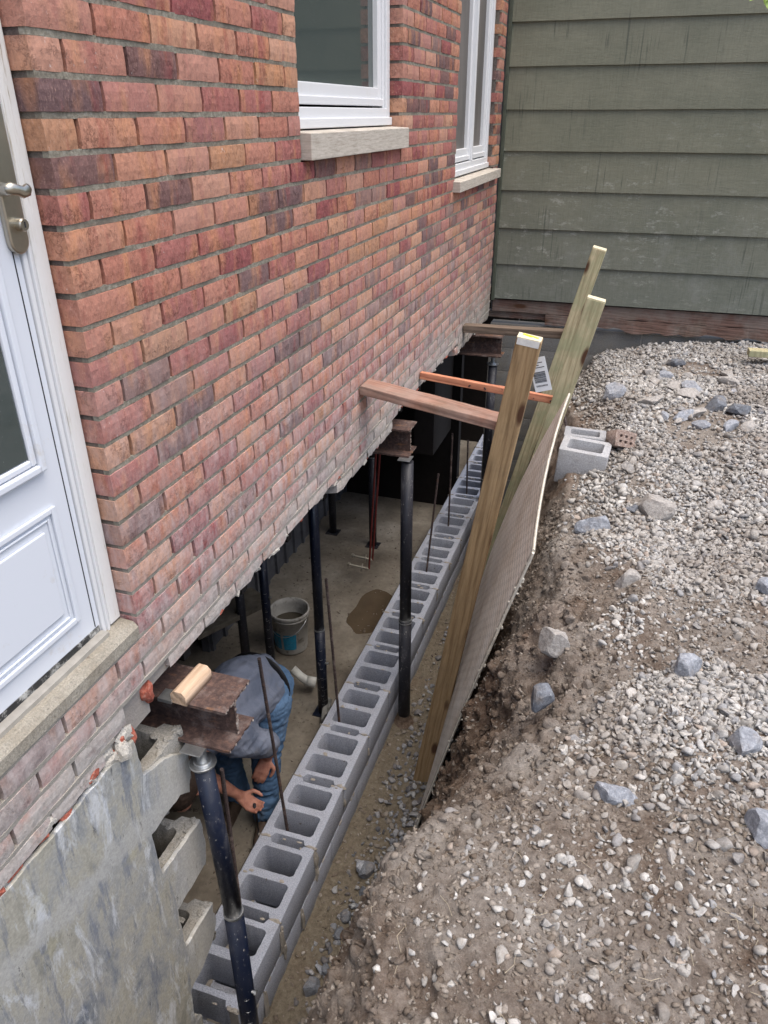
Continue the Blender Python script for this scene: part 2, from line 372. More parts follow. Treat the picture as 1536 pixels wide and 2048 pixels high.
def m_soil(name='soil', dark=(.060, .040, .030), mid=(.135, .097, .072), lite=(.24, .20, .165)):
    mt, nt, b = mat(name, rough=.97, spec=.08); k = N(nt, b); p = k.pos()
    n = k.noise(p, 38, 7, .8); n2 = k.noise(p, 3.2, 5, .65); n3 = k.noise(p, 220, 3, .8)
    c = k.ramp(n, [(.30, dark), (.5, mid), (.72, lite)])
    z = k.sep(p, 2)
    dry = k.math('MULTIPLY', k.g(n2, .30, .55), k.g(k.math('ADD', z, k.math('MULTIPLY', k.math('SUBTRACT', n2, .5), .5)), 1.60, 1.98))
    c = k.mix(k.math('MULTIPLY', dry, .75), c, k.ramp(n, [(.3, (.165, .148, .13)), (.65, (.39, .36, .325))]))
    redd = k.g(k.noise(p, 2.3, 4, .6), .55, .68)
    c = k.mix(k.math('MULTIPLY', redd, .28), c, (.15, .09, .062))
    c = k.mix(k.math('MULTIPLY', k.g(n3, .60, .72), .5), c, (.30, .275, .25))
    k.col(c); k.bump(k.math('ADD', k.math('MULTIPLY', n, .9), k.math('MULTIPLY', n3, .4)), 1.0, .012); return mt
M_SOIL = m_soil()
def m_pebble(name='crushed_stone', pal=None):
    mt, nt, b = mat(name, rough=.9, spec=.2); k = N(nt, b); r = k.island(); p = k.pos()
    pal = pal or [(0, (.36, .345, .325)), (.2, (.43, .415, .39)), (.42, (.29, .28, .265)), (.60, (.40, .395, .385)), (.76, (.27, .27, .275)), (.86, (.53, .515, .49)), (.96, (.35, .30, .26))]
    c = k.ramp(r, pal, 'CONSTANT'); n = k.noise(p, 160, 4, .8); n2 = k.noise(p, 45, 4, .7)
    c = k.mix(.75, c, k.ramp(n, [(.3, (.62, .61, .59)), (.68, (1.28, 1.28, 1.28))]), 'MULTIPLY')
    c = k.mix(k.math('MULTIPLY', k.g(n2, .50, .68), .45), c, (.19, .16, .135))
    dn = k.noise(p, 2.6, 4, .6)
    c = k.mix(k.math('MULTIPLY', k.g(dn, .47, .63), .45), c, (.155, .122, .095))
    k.col(c); k.bump(n, .5, .004); return mt
M_PEB = m_pebble()
M_CRUMB = m_pebble('soil_crumb', [(0, (.17, .145, .12)), (.3, (.23, .20, .17)), (.55, (.125, .10, .08)), (.78, (.28, .25, .22)), (.94, (.37, .345, .315))])
def m_rock(name, a, c2):
    mt, nt, b = mat(name, rough=.85, spec=.2); k = N(nt, b); p = k.pos(); n = k.noise(p, 70, 6, .8); n2 = k.noise(p, 14, 4, .6)
    c = k.ramp(n, [(.28, tuple(x * .5 for x in a)), (.5, a), (.72, c2)]); c = k.mix(k.math('MULTIPLY', k.g(n2, .52, .68), .45), c, (.24, .20, .165))
    k.col(c); k.bump(n, .9, .006); return mt
M_ROCKB = m_rock('blue_grey_stone', (.27, .285, .315), (.50, .52, .56)); M_ROCKG = m_rock('pale_grey_stone', (.33, .31, .29), (.52, .50, .47)); M_ROCKD = m_rock('dark_grey_stone', (.15, .16, .18), (.26, .28, .31))
def m_slab():
    mt, nt, b = mat('damp_slab', rough=.6, spec=.35); k = N(nt, b); p = k.pos(); n = k.noise(p, 30, 6, .75); n2 = k.noise(p, 1.7, 5, .65)
    c = k.ramp(n2, [(.32, (.13, .112, .09)), (.5, (.225, .198, .16)), (.68, (.35, .32, .27))]); c = k.mix(.55, c, k.ramp(n, [(.3, (.6, .6, .6)), (.7, (1.2, 1.2, 1.2))]), 'MULTIPLY')
    sp = k.math('MULTIPLY', k.g(k.noise(p, 28, 4, .7), .60, .64), k.g(k.noise(p, 3, 3, .6), .42, .58))
    c = k.mix(k.math('MULTIPLY', sp, .8), c, (.05, .042, .035))
    k.col(c); k.rough(k.ramp(n2, [(.35, (.35, .35, .35)), (.6, (.8, .8, .8))])); k.bump(n, .3, .004); return mt
M_SLAB = m_slab()
def m_parge():
    mt, nt, b = mat('tarred_parging', rough=.85, spec=.2); k = N(nt, b); p = k.pos()
    n = k.noise(k.pos((1, 1, .55)), 5.0, 6, .7, .4); n2 = k.noise(k.pos((1, 1.6, .5)), 8, 6, .72, .5); n3 = k.noise(p, 110, 4, .75); n4 = k.noise(k.pos((1, 2.2, .35), (.5, 0, 0)), 10, 5, .7)
    c = k.ramp(n, [(.32, (.24, .235, .20)), (.46, (.37, .355, .30)), (.54, (.32, .32, .30)), (.66, (.18, .20, .225))])
    c = k.mix(k.math('MULTIPLY', k.g(n4, .54, .62), .5), c, (.11, .135, .195))
    c = k.mix(k.math('MULTIPLY', k.g(n2, .53, .64), .75), c, (.58, .60, .62))
    c = k.mix(k.math('MULTIPLY', k.g(k.noise(p, 7, 4, .6), .60, .68), .25), c, (.42, .38, .22))
    z = k.sep(p, 2); y = k.sep(p, 1)
    q = k.math('ADD', k.math('SUBTRACT', z, 1.845), k.math('ADD', k.math('MULTIPLY', y, .17), k.math('MULTIPLY', k.math('SUBTRACT', k.noise(k.pos((1, 1, .6)), 5, 5, .65), .5), .30)))
    bandf = k.math('SUBTRACT', 1.0, k.g(k.math('ABSOLUTE', q), .022, .05))
    c = k.mix(k.math('MULTIPLY', bandf, .8), c, (.40, .395, .37))
    nearend = k.math('MULTIPLY', k.g(k.math('ADD', y, k.math('MULTIPLY', n, .25)), .02, .14), .75)
    c = k.mix(nearend, c, (.44, .43, .40))
    c = k.mix(.5, c, k.ramp(n3, [(.3, (.6, .6, .6)), (.7, (1.25, 1.25, 1.25))]), 'MULTIPLY')
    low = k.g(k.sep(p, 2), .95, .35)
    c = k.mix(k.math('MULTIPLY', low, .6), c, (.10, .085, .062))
    sk = k.g(k.noise(k.pos((1, 3.0, .45), (.35, 0, 0)), 9, 6, .75, .3), .60, .70); c = k.mix(k.math('MULTIPLY', sk, .65), c, (.62, .62, .60)); cr = k.g(k.noise(k.pos((1, 2.2, .5), (-.5, 0, 0)), 16, 6, .8), .62, .67); c = k.mix(k.math('MULTIPLY', cr, .8), c, (.06, .06, .065))
    k.col(c); k.bump(k.math('ADD', k.math('MULTIPLY', n2, .5), k.math('MULTIPLY', n3, .5)), .45, .006); return mt
M_PARGE = m_parge()
M_PARGE_EDGE = M_PARGE
def m_bandmat():
    mt, nt, b = mat('bare_cement_band', rough=.95, spec=.1); k = N(nt, b); p = k.pos(); n = k.noise(p, 120, 4, .8); n2 = k.noise(k.pos((1, 1, 2)), 7, 5, .7)
    c = k.ramp(n, [(.28, (.22, .21, .19)), (.5, (.37, .36, .33)), (.74, (.52, .51, .48))]); c = k.mix(k.math('MULTIPLY', k.g(n2, .42, .62), .8), c, (.24, .235, .20))
    k.col(c); k.bump(n, .8, .006); return mt
def m_weave():
    mt, nt, b = mat('dimpled_board', rough=.85, spec=.15); k = N(nt, b)
    v = k.pos((1, 1, 1), (0, 0, 0), 'obj')
    br = k.n.new('ShaderNodeTexBrick'); br.inputs['Scale'].default_value = 7.5; br.inputs['Mortar Size'].default_value = .035; br.inputs['Mortar Smooth'].default_value = .6
    br.inputs['Color1'].default_value = (1, 1, 1, 1); br.inputs['Color2'].default_value = (.8, .8, .8, 1); br.inputs['Mortar'].default_value = (0, 0, 0, 1)
    k.link(v, br.inputs['Vector'])
    n = k.noise(v, 5, 5, .65); n3 = k.noise(v, 120, 4, .7)
    c = k.ramp(n, [(.35, (.70, .61, .52)), (.5, (.82, .75, .67)), (.68, (.88, .83, .77))])
    c = k.mix(.34, c, br.outputs[0], 'MULTIPLY')
    c = k.mix(.4, c, k.ramp(n3, [(.3, (.7, .7, .7)), (.7, (1.15, 1.15, 1.15))]), 'MULTIPLY')
    c = k.mix(k.math('MULTIPLY', k.g(k.noise(v, 2.6, 4, .6), .55, .70), .3), c, (.40, .30, .22))
    k.col(c); k.bump(br.outputs[0], .7, .004); return mt
M_WEAVE = m_weave(); M_RAW = m_plain('torn_board_edge', (.58, .54, .46), .9, var=.3, scale=70, bump=.5)

# ============================================================ BRICK HOUSE
house = tag(empty('brick_house', (0, 0, 2.2)), 'red brick house with white windows and door, held up on steel beams', 'house')
HL = Vector((0, 0, 2.2))
Z0, S = 3.778, .0677
def brick_variant(L, seed, H=.0553, D=.09, chip=0.0, mt=None):
    """a brick: front at x=0, body to x=-D, y from 0 to L, z from 0 to H, front roughened"""
    ny = max(3, int(L / .024)); nzv = 3; v = []; f = []
    for i in range(ny + 1):
        for j in range(nzv + 1):
            y = L * i / ny; z = H * j / nzv; e = (i in (0, ny)) + (j in (0, nzv))
            x = -.0016 * e + .0014 * nz((y, z, seed), 38, seed * 3.1)
            yy = y + (.0016 * nz((z, seed, 0), 60, seed) if i in (0, ny) else 0)
            zz = z + (.0016 * nz((y, seed, 1), 45, seed + 5) if j in (0, nzv) else 0)
            if chip and j == 0: zz += chip * max(0, .45 + nz((y, seed, 2), 22, seed)) ; x -= chip * .25 * max(0, nz((y, seed, 3), 30, seed))
            v.append((x, yy, zz))
    idx = lambda i, j: i * (nzv + 1) + j
    for i in range(ny):
        for j in range(nzv): f.append((idx(i, j), idx(i + 1, j), idx(i + 1, j + 1), idx(i, j + 1)))
    b = len(v); v += [(-D, 0, 0), (-D, L, 0), (-D, L, H), (-D, 0, H)]
    f.append(tuple([idx(i, 0) for i in range(ny, -1, -1)] + [b, b + 1]))          # bottom
    f.append(tuple([idx(i, nzv) for i in range(ny + 1)] + [b + 2, b + 3]))        # top
    f.append(tuple([idx(0, j) for j in range(nzv + 1)] + [b + 3, b]))             # left end
    f.append(tuple([idx(ny, j) for j in range(nzv, -1, -1)] + [b + 1, b + 2]))    # right end
    f.append((b, b + 3, b + 2, b + 1))
    return mesh('brick', v, f, mt or M_BRICK)
BV = {}
def get_brick(L, chip=0.0):
    key = (round(L, 3), chip, random.randrange(6 if L > .15 else 3))
    if key not in BV: BV[key] = brick_variant(L, random.random() * 50, chip=chip)
    return BV[key]
W1 = (1.208, 2.362, 3.500); W2 = (3.46, 4.662, 3.222); YEND = 4.885
def openings(zc):
    o = []
    if zc > W1[2]: o.append(W1[:2])
    if zc > W2[2]: o.append(W2[:2])
    return o
bricks = []   # (y, z, L, row)
J = .0110
for r in range(-17, 24):
    zb = Z0 - S * (r + 1) + .0062; zc = zb + .03
    start0 = 0.0 if r % 2 else -.1017          # odd rows start on a full brick at the corner
    ys = start0; segs = []
    lo = 0.0; ops = openings(zc); spans = []
    a = 0.0
    for o in ops: spans.append((a, o[0])); a = o[1]
    spans.append((a, YEND))
    left_full = r >= 20
    if left_full: spans[0] = (-2.2, spans[0][1])
    for (s0, s1) in spans:
        k0 = math.floor((s0 - start0) / .2033) - 1
        y = start0 + k0 * .2033 + (random.uniform(-.004, .004))
        while y < s1:
            a_ = max(y, s0); b_ = min(y + .2033 - J, s1)
            if b_ - a_ > .022: bricks.append([a_, zb, b_ - a_, r])
            y += .2033
def keep(bk):
    y, z, L, r = bk; c = y + L / 2
    if r == 23: return (1.45 < c < 2.25) or c > 3.7 or c < -.16
    if r == 22: return not (-.03 < c < .02)
    return True
bricks = [b for b in bricks if keep(b)]
CAM = Vector((1.108535, -1.331653, 3.642958))
def area_seen(bk):
    c = Vector((0, bk[0] + bk[2] / 2, bk[1] + .03)); d = CAM - c
    cp = RW.T @ np.array(c - CAM); 
    if cp[2] < .1: return 0
    u = cp[0] / cp[2] * 1511.5; w = cp[1] / cp[2] * 1511.5
    if abs(u) > 790 or abs(w) > 1040: return 0
    return bk[2] * abs(d.normalized().x) / d.length_squared
bricks.sort(key=area_seen, reverse=True)
far = MB()
for i, (y, z, L, r) in enumerate(bricks):
    chip = .030 if (r == 22 and not (1.45 < y + L / 2 < 2.25 or y > 3.6 or y < -.1)) else (.034 if r == 23 else 0)
    if i < 296:
        if chip: me = brick_variant(L, i * 1.37, chip=chip)
        else:
            q = round(L, 3); me = get_brick(q)
        o = link('brick', me, house, Vector((random.uniform(-.0012, .0015), y, z + random.uniform(-.001, .001))) - HL)
    else:
        b0 = len(far.v); me = get_brick(round(L, 3)) if not chip else brick_variant(L, i * 1.37, chip=chip)
        off = (random.uniform(-.0012, .0012), y - HL.y, z - HL.z)
        far.add([tuple(q.co) for q in me.vertices], [tuple(p.vertices) for p in me.polygons], off)
tag(far.build('small_far_brick', M_BRICKF, house), kind='stuff')
# mortar body: horizontal bed strips stand forward, head joints stay deep
mo = MB()
def wall_body(mb, x0, x1):
    for (a, b_, z0, z1) in ((0.004, W1[0] - .004, 2.232, 4.96), (W1[0] - .004, W1[1] + .004, 2.232, W1[2]), (W1[1] + .004, W2[0] - .004, 2.232, 4.96),
                            (W2[0] - .004, W2[1] + .004, 2.232, W2[2]), (W2[1] + .004, YEND - .003, 2.232, 4.96), (-2.2, .0038, 2.16, 2.425)):
        mb.box(x0, x1, a, b_, z0, z1)
wall_body(mo, -.088, -.0175)
mo.box(-.088, -.0105, 1.46, 2.24, 2.165, 2.2318); mo.box(-.088, -.0105, 3.72, YEND - .003, 2.165, 2.2318)
mo.build('mortar_core', m_mortar('shaded_mortar', (.13, .105, .095), (.20, .17, .15)), house, -HL)  # shade of the recessed head joints put into a darker mortar colour
bj = MB()
for r in range(-17, 25):
    zc = Z0 - S * r; ops = openings(zc + .01); spans = []; a = 0.003
    for o in ops: spans.append((a, o[0] - .003)); a = o[1] + .003
    spans.append((a, YEND - .004))
    if r >= 20: spans[0] = (-2.2, spans[0][1])
    if r >= 23: spans = [(1.47, 2.22), (3.74, YEND - .01), (-2.2, -.17)] if r == 23 else []
    for s0, s1 in spans:
        n = max(2, int((s1 - s0) / .03)); b0 = len(bj.v)
        for i in range(n + 1):
            y = s0 + (s1 - s0) * i / n; xo = -.0032 + .0018 * nz((y, zc, 3), 25); h = .0068 + .0012 * nz((y, zc, 9), 30)
            if zc < 2.6: xo += .003 * (2.6 - zc) / .4 * (1 + nz((y, zc, 4), 12))
            bj.v += [(-.02, y, zc + h), (xo, y, zc + h), (xo - .001, y, zc - h), (-.02, y, zc - h)]
        for i in range(n):
            A = b0 + i * 4; B = A + 4
            for q in range(3): bj.f.append((A + q, A + q + 1, B + q + 1, B + q))
        bj.f.append((b0, b0 + 3, b0 + 2, b0 + 1)); e = b0 + n * 4; bj.f.append((e, e + 1, e + 2, e + 3))
tag(bj.build('mortar_joint', M_MORTAR, house, -HL), kind='stuff')
# broken bits hanging at the ragged bottom, smeared with cement
def lump_mesh(name, seed, sub=2, sx=1, sy=1, sz=1, rough=.35, mt=None, flat=True):
    import bmesh
    bm = bmesh.new(); bmesh.ops.create_icosphere(bm, subdivisions=sub, radius=1)
    for v in bm.verts:
        d = 1 + rough * nz(v.co, 1.1, seed) + rough * .45 * nz(v.co, 2.7, seed * 2)
        v.co = Vector((v.co.x * sx * d, v.co.y * sy * d, v.co.z * sz * d))
    me = bpy.data.meshes.new(name); bm.to_mesh(me); bm.free()
    if mt: me.materials.append(mt)
    return me
bits = MB(); redb = MB()
def add_lump(mb, loc, s, sub=1, seed=None, rough=.5):
    me = lump_mesh('t', seed if seed is not None else random.random() * 99, sub, *s, rough=rough)
    mb.add([tuple(q.co) for q in me.vertices], [tuple(p.vertices) for p in me.polygons], loc); bpy.data.meshes.remove(me)
for i in range(130):
    y = random.uniform(.27, 4.8); zb = 2.168 if (1.46 < y < 2.22 or y > 3.72) else 2.234
    add_lump(redb if random.random() < .22 else bits, (random.uniform(-.045, -.012), y, zb + random.uniform(-.006, .012)), (.017, random.uniform(.014, .04), random.uniform(.008, .017)))
for i in range(46):
    y = random.uniform(-1.4, -.11)
    add_lump(redb if random.random() < .55 else bits, (random.uniform(-.02, -.008), y, 2.166 + random.uniform(-.008, .03)), (.015, random.uniform(.015, .05), random.uniform(.012, .024)))
add_lump(redb, (-.012, -.005, 2.235), (.02, .022, .034), 2, 3); add_lump(redb, (-.02, -.095, 2.15), (.018, .02, .035), 2, 5); add_lump(bits, (.0, -.15, 2.165), (.024, .024, .03), 2, 8)
tag(bits.build('broken_mortar', m_cmu('smeared_mortar', (.44, .42, .38), .35), house, -HL), kind='stuff'); tag(redb.build('broken_brick', M_RED, house, -HL), kind='stuff')

# house body behind the veneer (keeps the basement and rooms dark)
hb = MB()
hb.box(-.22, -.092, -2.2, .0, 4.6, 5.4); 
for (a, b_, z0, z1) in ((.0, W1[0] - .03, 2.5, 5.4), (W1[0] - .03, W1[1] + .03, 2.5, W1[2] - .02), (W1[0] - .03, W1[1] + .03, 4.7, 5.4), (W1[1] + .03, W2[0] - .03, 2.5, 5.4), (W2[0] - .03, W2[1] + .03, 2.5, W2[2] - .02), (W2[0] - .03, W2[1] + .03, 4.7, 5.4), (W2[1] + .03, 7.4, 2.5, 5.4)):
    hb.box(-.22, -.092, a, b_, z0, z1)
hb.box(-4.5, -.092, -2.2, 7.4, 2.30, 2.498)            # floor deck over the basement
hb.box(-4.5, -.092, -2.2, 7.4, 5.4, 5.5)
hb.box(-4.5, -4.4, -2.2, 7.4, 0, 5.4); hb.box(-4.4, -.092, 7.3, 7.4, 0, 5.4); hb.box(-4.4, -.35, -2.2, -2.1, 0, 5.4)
hb.box(-4.4, -.34, 5.5, 5.6, 0, 2.29); hb.box(-.60, -.42, 4.80, 5.5, .9, 2.29)  # dark cross wall added so the basement's far end falls to black
hb.build('floor_deck_and_shade_wall', M_DARK, house, -HL)
jo = empty  # joists
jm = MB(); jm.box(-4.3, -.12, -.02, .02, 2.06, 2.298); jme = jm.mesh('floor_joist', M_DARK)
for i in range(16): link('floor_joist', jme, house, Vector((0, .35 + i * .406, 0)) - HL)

# ---- windows (frame > sash, pane)
def window(y0, y1, z0, z1, mull=None, px=-.088, screen=False):
    fr = MB(); t = .045; xo = px + .018; xi = px - .05
    fr.box(xi, xo, y0, y0 + t, z0, z1); fr.box(xi, xo, y1 - t, y1, z0, z1); fr.box(xi, xo, y0 + t, y1 - t, z0, z0 + .065); fr.box(xi, xo, y0 + t, y1 - t, z1 - .05, z1)
    fr.box(xo - .03, xo + .012, y0 + .004, y1 - .004, z0 - .002, z0 + .03)      # nosing
    fr.box(xi + .004, xo - .012, y1 - t - .018, y1 - t, z0 + .066, z1 - .05); fr.box(xi + .004, xo - .012, y0 + t, y0 + t + .018, z0 + .066, z1 - .05)
    w = fr.build('window', M_VINYL, house, -HL, bevel=.003)
    cells = [(y0 + t + .018, y1 - t - .018)] if mull is None else [(y0 + t + .018, mull - .02), (mull + .02, y1 - t - .018)]
    if mull: mb = MB(); mb.box(xi + .006, xo + .002, mull - .02, mull + .02, z0 + .066, z1 - .05); mb.build('mullion', M_VINYL, w, bevel=.003)
    for (a, b_) in cells:
        s = MB(); s0 = z0 + .073; x1 = xo - .02; x0 = xi + .008; q = .045
        s.box(x0, x1, a, a + q, s0, z1 - .06); s.box(x0, x1, b_ - q, b_, s0, z1 - .06); s.box(x0, x1, a + q, b_ - q, s0, s0 + .07)
        s.box(x1 - .022, x1 + .010, a + .001, b_ - .001, s0, s0 + .028)
        s.build('sash', M_VINYL, w, bevel=.003)
        p = MB(); p.box(x0 + .012, x0 + .018, a + q, b_ - q, s0 + .07, z1 - .06); p.build('pane', M_SCREEN if screen else M_GLASS, w)
    return w
window(W1[0] + .004, W1[1] - .014, 3.600, 5.0, px=-.075)
window(W2[0] + .004, W2[1] - .014, 3.302, 5.0, mull=4.10, px=-.06, screen=True)
def sill(y0, y1, z0, z1, xf):
    v = []; f = []; n = 24
    pr = [(-.10, z0), (xf, z0), (xf, z1 - .006), (-.08, z1)]
    for i in range(n + 1):
        y = y0 + (y1 - y0) * i / n
        for (x, z) in pr: v.append((x + .0008 * nz((y, x, z), 40), y, z + .0006 * nz((y, z, x), 50)))
    for i in range(n):
        for q in range(4): f.append((i * 4 + q, i * 4 + (q + 1) % 4, i * 4 + 4 + (q + 1) % 4, i * 4 + 4 + q))
    f += [(3, 2, 1, 0), tuple(n * 4 + q for q in range(4))]
    o = link('window_sill', mesh('window_sill', v, f, M_STONE), house, -HL); bev(o, .003)
sill(1.213, 2.352, 3.506, 3.594, .034); sill(3.41, 4.74, 3.228, 3.292, .045)
# caulk/lintel jamb lining
# ---- door
dr = MB(); dr.box(-.11, -.056, -1.05, -.0745, 2.485, 4.62); door = dr.build('door', M_DOOR, house, -HL)
def ring(mb, y0, y1, z0, z1, w, xa, xb):
    mb.box(xa, xb, y0, y0 + w, z0, z1); mb.box(xa, xb, y1 - w, y1, z0, z1); mb.box(xa, xb, y0 + w, y1 - w, z0, z0 + w); mb.box(xa, xb, y0 + w, y1 - w, z1 - w, z1)
DX = -.0558
a = MB(); ring(a, -.66, -.138, 2.565, 2.875, .014, DX, DX + .008); ring(a, -.638, -.160, 2.587, 2.853, .006, DX, DX + .005); a.build('raised_panel', M_DOOR, door, bevel=.003)
a = MB(); a.box(DX, DX + .006, -.62, -.182, 2.61, 2.83); a.build('raised_panel', M_DOOR, door, bevel=.006)
a = MB(); ring(a, -.90, -.142, 2.965, 4.4, .018, DX, DX + .016); ring(a, -.880, -.162, 2.985, 4.378, .016, DX, DX + .010); a.build('pane_frame', M_DOOR, door, bevel=.004)
a = MB(); a.box(DX, DX + .004, -.86, -.180, 3.003, 4.36); a.build('pane', M_GLASS, door)
a = MB(); a.box(-.062, -.054, -1.05, -.078, 2.470, 2.506); a.build('door_sweep', m_plain('scuffed_black_rubber', (.03, .03, .03), .8, var=.3, scale=60, dirt=(.55, .55, .52), dirtamt=.8), door)
a = MB(); a.box(-.0565, -.0545, -.0925, -.0905, 2.51, 4.6); a.build('stile_groove', M_INK, door)
pts = []
for i in range(13): th = math.pi * i / 12; pts.append((.0215 * math.cos(th), .125 + .0215 * math.sin(th)))
for i in range(13): th = math.pi + math.pi * i / 12; pts.append((.0215 * math.cos(th), -.125 + .0215 * math.sin(th)))
me = poly_prism('handle_plate', [pts], .014, M_NICKEL, .004)
me.transform(Matrix(((0, 0, 1, 0), (1, 0, 0, 0), (0, 1, 0, 0), (0, 0, 0, 1))))
link('handle_plate', me, door, (-.049, -.078, 3.563), scale=(1, 1, 1.08))
hm = MB(); hm.tube([(-.043, -.100, 3.520), (-.020, -.105, 3.520), (-.010, -.108, 3.521)], [.013, .011, .011], 12)
hm.tube([(-.012, -.125, 3.520), (-.008, -.112, 3.523), (-.005, -.100, 3.520), (-.003, -.088, 3.515), (-.003, -.076, 3.518), (-.004, -.070, 3.522)], [.008, (.012, .010), (.010, .008), (.011, .007), (.012, .007), (.009, .005)], 12)
hm.build('door_handle', M_NICKEL, door, smooth=True)
hm = MB(); hm.tube([(-.043, -.074, 3.455), (-.030, -.074, 3.455), (-.027, -.074, 3.455)], [.0125, .0125, .0105], 20); hm.build('lock_cylinder', M_NICKEL, door, smooth=False)
hm = MB(); hm.box(-.0272, -.0262, -.0755, -.0725, 3.450, 3.461); hm.build('keyhole', M_INK, door)
# casing
cz = MB(); cz.box(-.12, -.046, -.046, -.006, 2.485, 5.0); cz.build('door_casing', M_FLAKY, house, -HL, bevel=.003)
cz = MB()
for (y0, y1, x) in ((-.072, -.060, -.050), (-.060, -.054, -.044), (-.054, -.046, -.048)): cz.box(-.1095, x, y0, y1, 2.462, 5.0)
cz.build('door_casing', M_VINYL, house, -HL, bevel=.0025)
sl = MB(); n = 30
pr = [(-.12, 2.40), (.002, 2.430), (.002, 2.462), (-.012, 2.476), (-.12, 2.484)]
for i in range(n + 1):
    y = -2.2 + 2.196 * i / n
    for (x, z) in pr: sl.v.append((x + .001 * nz((y, x, z), 9), y, z + .001 * nz((y, z, x), 12)))
for i in range(n):
    for q in range(5): sl.f.append((i * 5 + q, i * 5 + (q + 1) % 5, i * 5 + 5 + (q + 1) % 5, i * 5 + 5 + q))
sl.f += [(4, 3, 2, 1, 0), tuple(n * 5 + q for q in range(5))]
sl.build('door_sill', m_cmu('worn_concrete_sill', (.33, .305, .255), .6), house, -HL)
th = MB(); th.box(-.054, -.030, -1.1, -.076, 2.474, 2.489); th.v = [(x, y, z - .03 * 0) for x, y, z in th.v]; th.build('threshold_strip', m_plain('aluminium_threshold', (.42, .40, .36), .5, .3, var=.3), house, -HL)

# ============================================================ SIDING ADDITION
sh = tag(empty('siding_house', (1.3, 4.93, 2.1)), 'olive green clapboard house wall above a rotten sill and old block foundation', 'house')
SL = Vector((1.3, 4.93, 2.1))
def board(seed):
    mb = MB(); n = 40; h = .305
    for i in range(n + 1):
        x = .028 + 3.4 * i / n; dz = .0025 * nz((x, seed, 0), 1.3) + .001 * nz((x, seed, 1), 9)
        mb.v += [(x, -.021 + .002 * nz((x, seed, 5), 2), dz), (x, -.004, h), (x, .012, h), (x, .004, dz)]
    for i in range(n):
        A = i * 4; B = A + 4
        for q in range(4): mb.f.append((A + q, B + q, B + (q + 1) % 4, A + (q + 1) % 4))
    mb.f += [(0, 1, 2, 3), (n * 4 + 3, n * 4 + 2, n * 4 + 1, n * 4)]
    return mb.mesh('siding_board', M_SIDING)
for i in range(11):
    link('siding_board', board(i * 3.3), sh, Vector((0, 4.93 + random.uniform(-.001, .001), 2.312 + i * .2712)) - SL)
mb = MB(); mb.box(.0, 3.6, 4.944, 5.1, 2.312, 5.4); mb.build('wall_sheathing', M_DARK, sh, -SL)
mb = MB(); mb.box(.002, .027, 4.900, 4.943, 2.295, 5.3); mb.build('corner_trim', M_TRIM, sh, -SL, bevel=.003)
# rotten planks
def plank(x0, x1, z0, z1, y0, y1, seed, parent, mt, rag=.008, name='sill_plank'):
    n = 60; mb = MB()
    for i in range(n + 1):
        x = x0 + (x1 - x0) * i / n; a = rag * nz((x, seed, 0), 9) + rag * .6 * nz((x, seed, 3), 31)
        mb.v += [(x, y0 + .4 * a, z0 + a - rag * max(0, nz((x, 5, seed), 3))), (x, y0 + rag * .5 * nz((x, seed, 7), 14), z1 + .3 * a), (x, y1, z1), (x, y1, z0 + a)]
    for i in range(n):
        A = i * 4; B = A + 4
        for q in range(4): mb.f.append((A + q, B + q, B + (q + 1) % 4, A + (q + 1) % 4))
    mb.f += [(0, 1, 2, 3), (n * 4 + 3, n * 4 + 2, n * 4 + 1, n * 4)]
    return mb.build(name, mt, parent, -SL)
plank(.012, 3.4, 2.205, 2.298, 4.932, 4.99, 1, sh, M_ROT, .006); plank(.45, 3.4, 2.118, 2.2, 4.925, 5.0, 2.7, sh, M_ROT, .02); plank(-.05, .62, 2.15, 2.2, 4.955, 5.02, 4, sh, M_ROT, .007)
# foundation blocks under the siding
bl = MB(); ny, = (1,)
def block_face(seed, L=.397, H=.194, D=.14):
    mb = MB(); n, m_ = 8, 4
    for i in range(n + 1):
        for j in range(m_ + 1):
            x = L * i / n; z = H * j / m_; e = (i in (0, n)) or (j in (0, m_))
            mb.v.append((x, (.003 if e else 0) + .0015 * nz((x, z, seed), 20), z))
    g_ = lambda i, j: i * (m_ + 1) + j
    for i in range(n):
        for j in range(m_): mb.f.append((g_(i, j), g_(i + 1, j), g_(i + 1, j + 1), g_(i, j + 1)))
    b = len(mb.v); mb.v += [(0, D, 0), (L, D, 0), (L, D, H), (0, D, H)]
    mb.f += [tuple([g_(i, 0) for i in range(n, -1, -1)] + [b, b + 1]), tuple([g_(i, m_) for i in range(n + 1)] + [b + 2, b + 3]),
             tuple([g_(0, j) for j in range(m_ + 1)] + [b + 3, b]), tuple([g_(n, j) for j in range(m_, -1, -1)] + [b + 1, b + 2]), (b, b + 3, b + 2, b + 1)]
    return mb.mesh('foundation_block', M_CMU_OLD)
fb = [block_face(s * 7.7) for s in range(4)]
for r_ in range(10):
    z = 2.10 - .2032 * (r_ + 1)
    for c_ in range(5 if r_ < 3 else 4):
        x = .0 + .4064 * c_ - (.2032 if r_ % 2 else 0)
        if x < 0: continue
        link('foundation_block', random.choice(fb), sh, Vector((x, 4.965 + random.uniform(-.002, .002), z)) - SL)
    if r_ % 2: o = link('foundation_block', fb[0], sh, Vector((0, 4.966, z)) - SL, scale=(.49, 1, 1))
mb = MB(); mb.box(.002, 2.2, 4.971, 5.09, 0, 2.098); mb.build('foundation_mortar', M_MORTAR_W, sh, -SL)

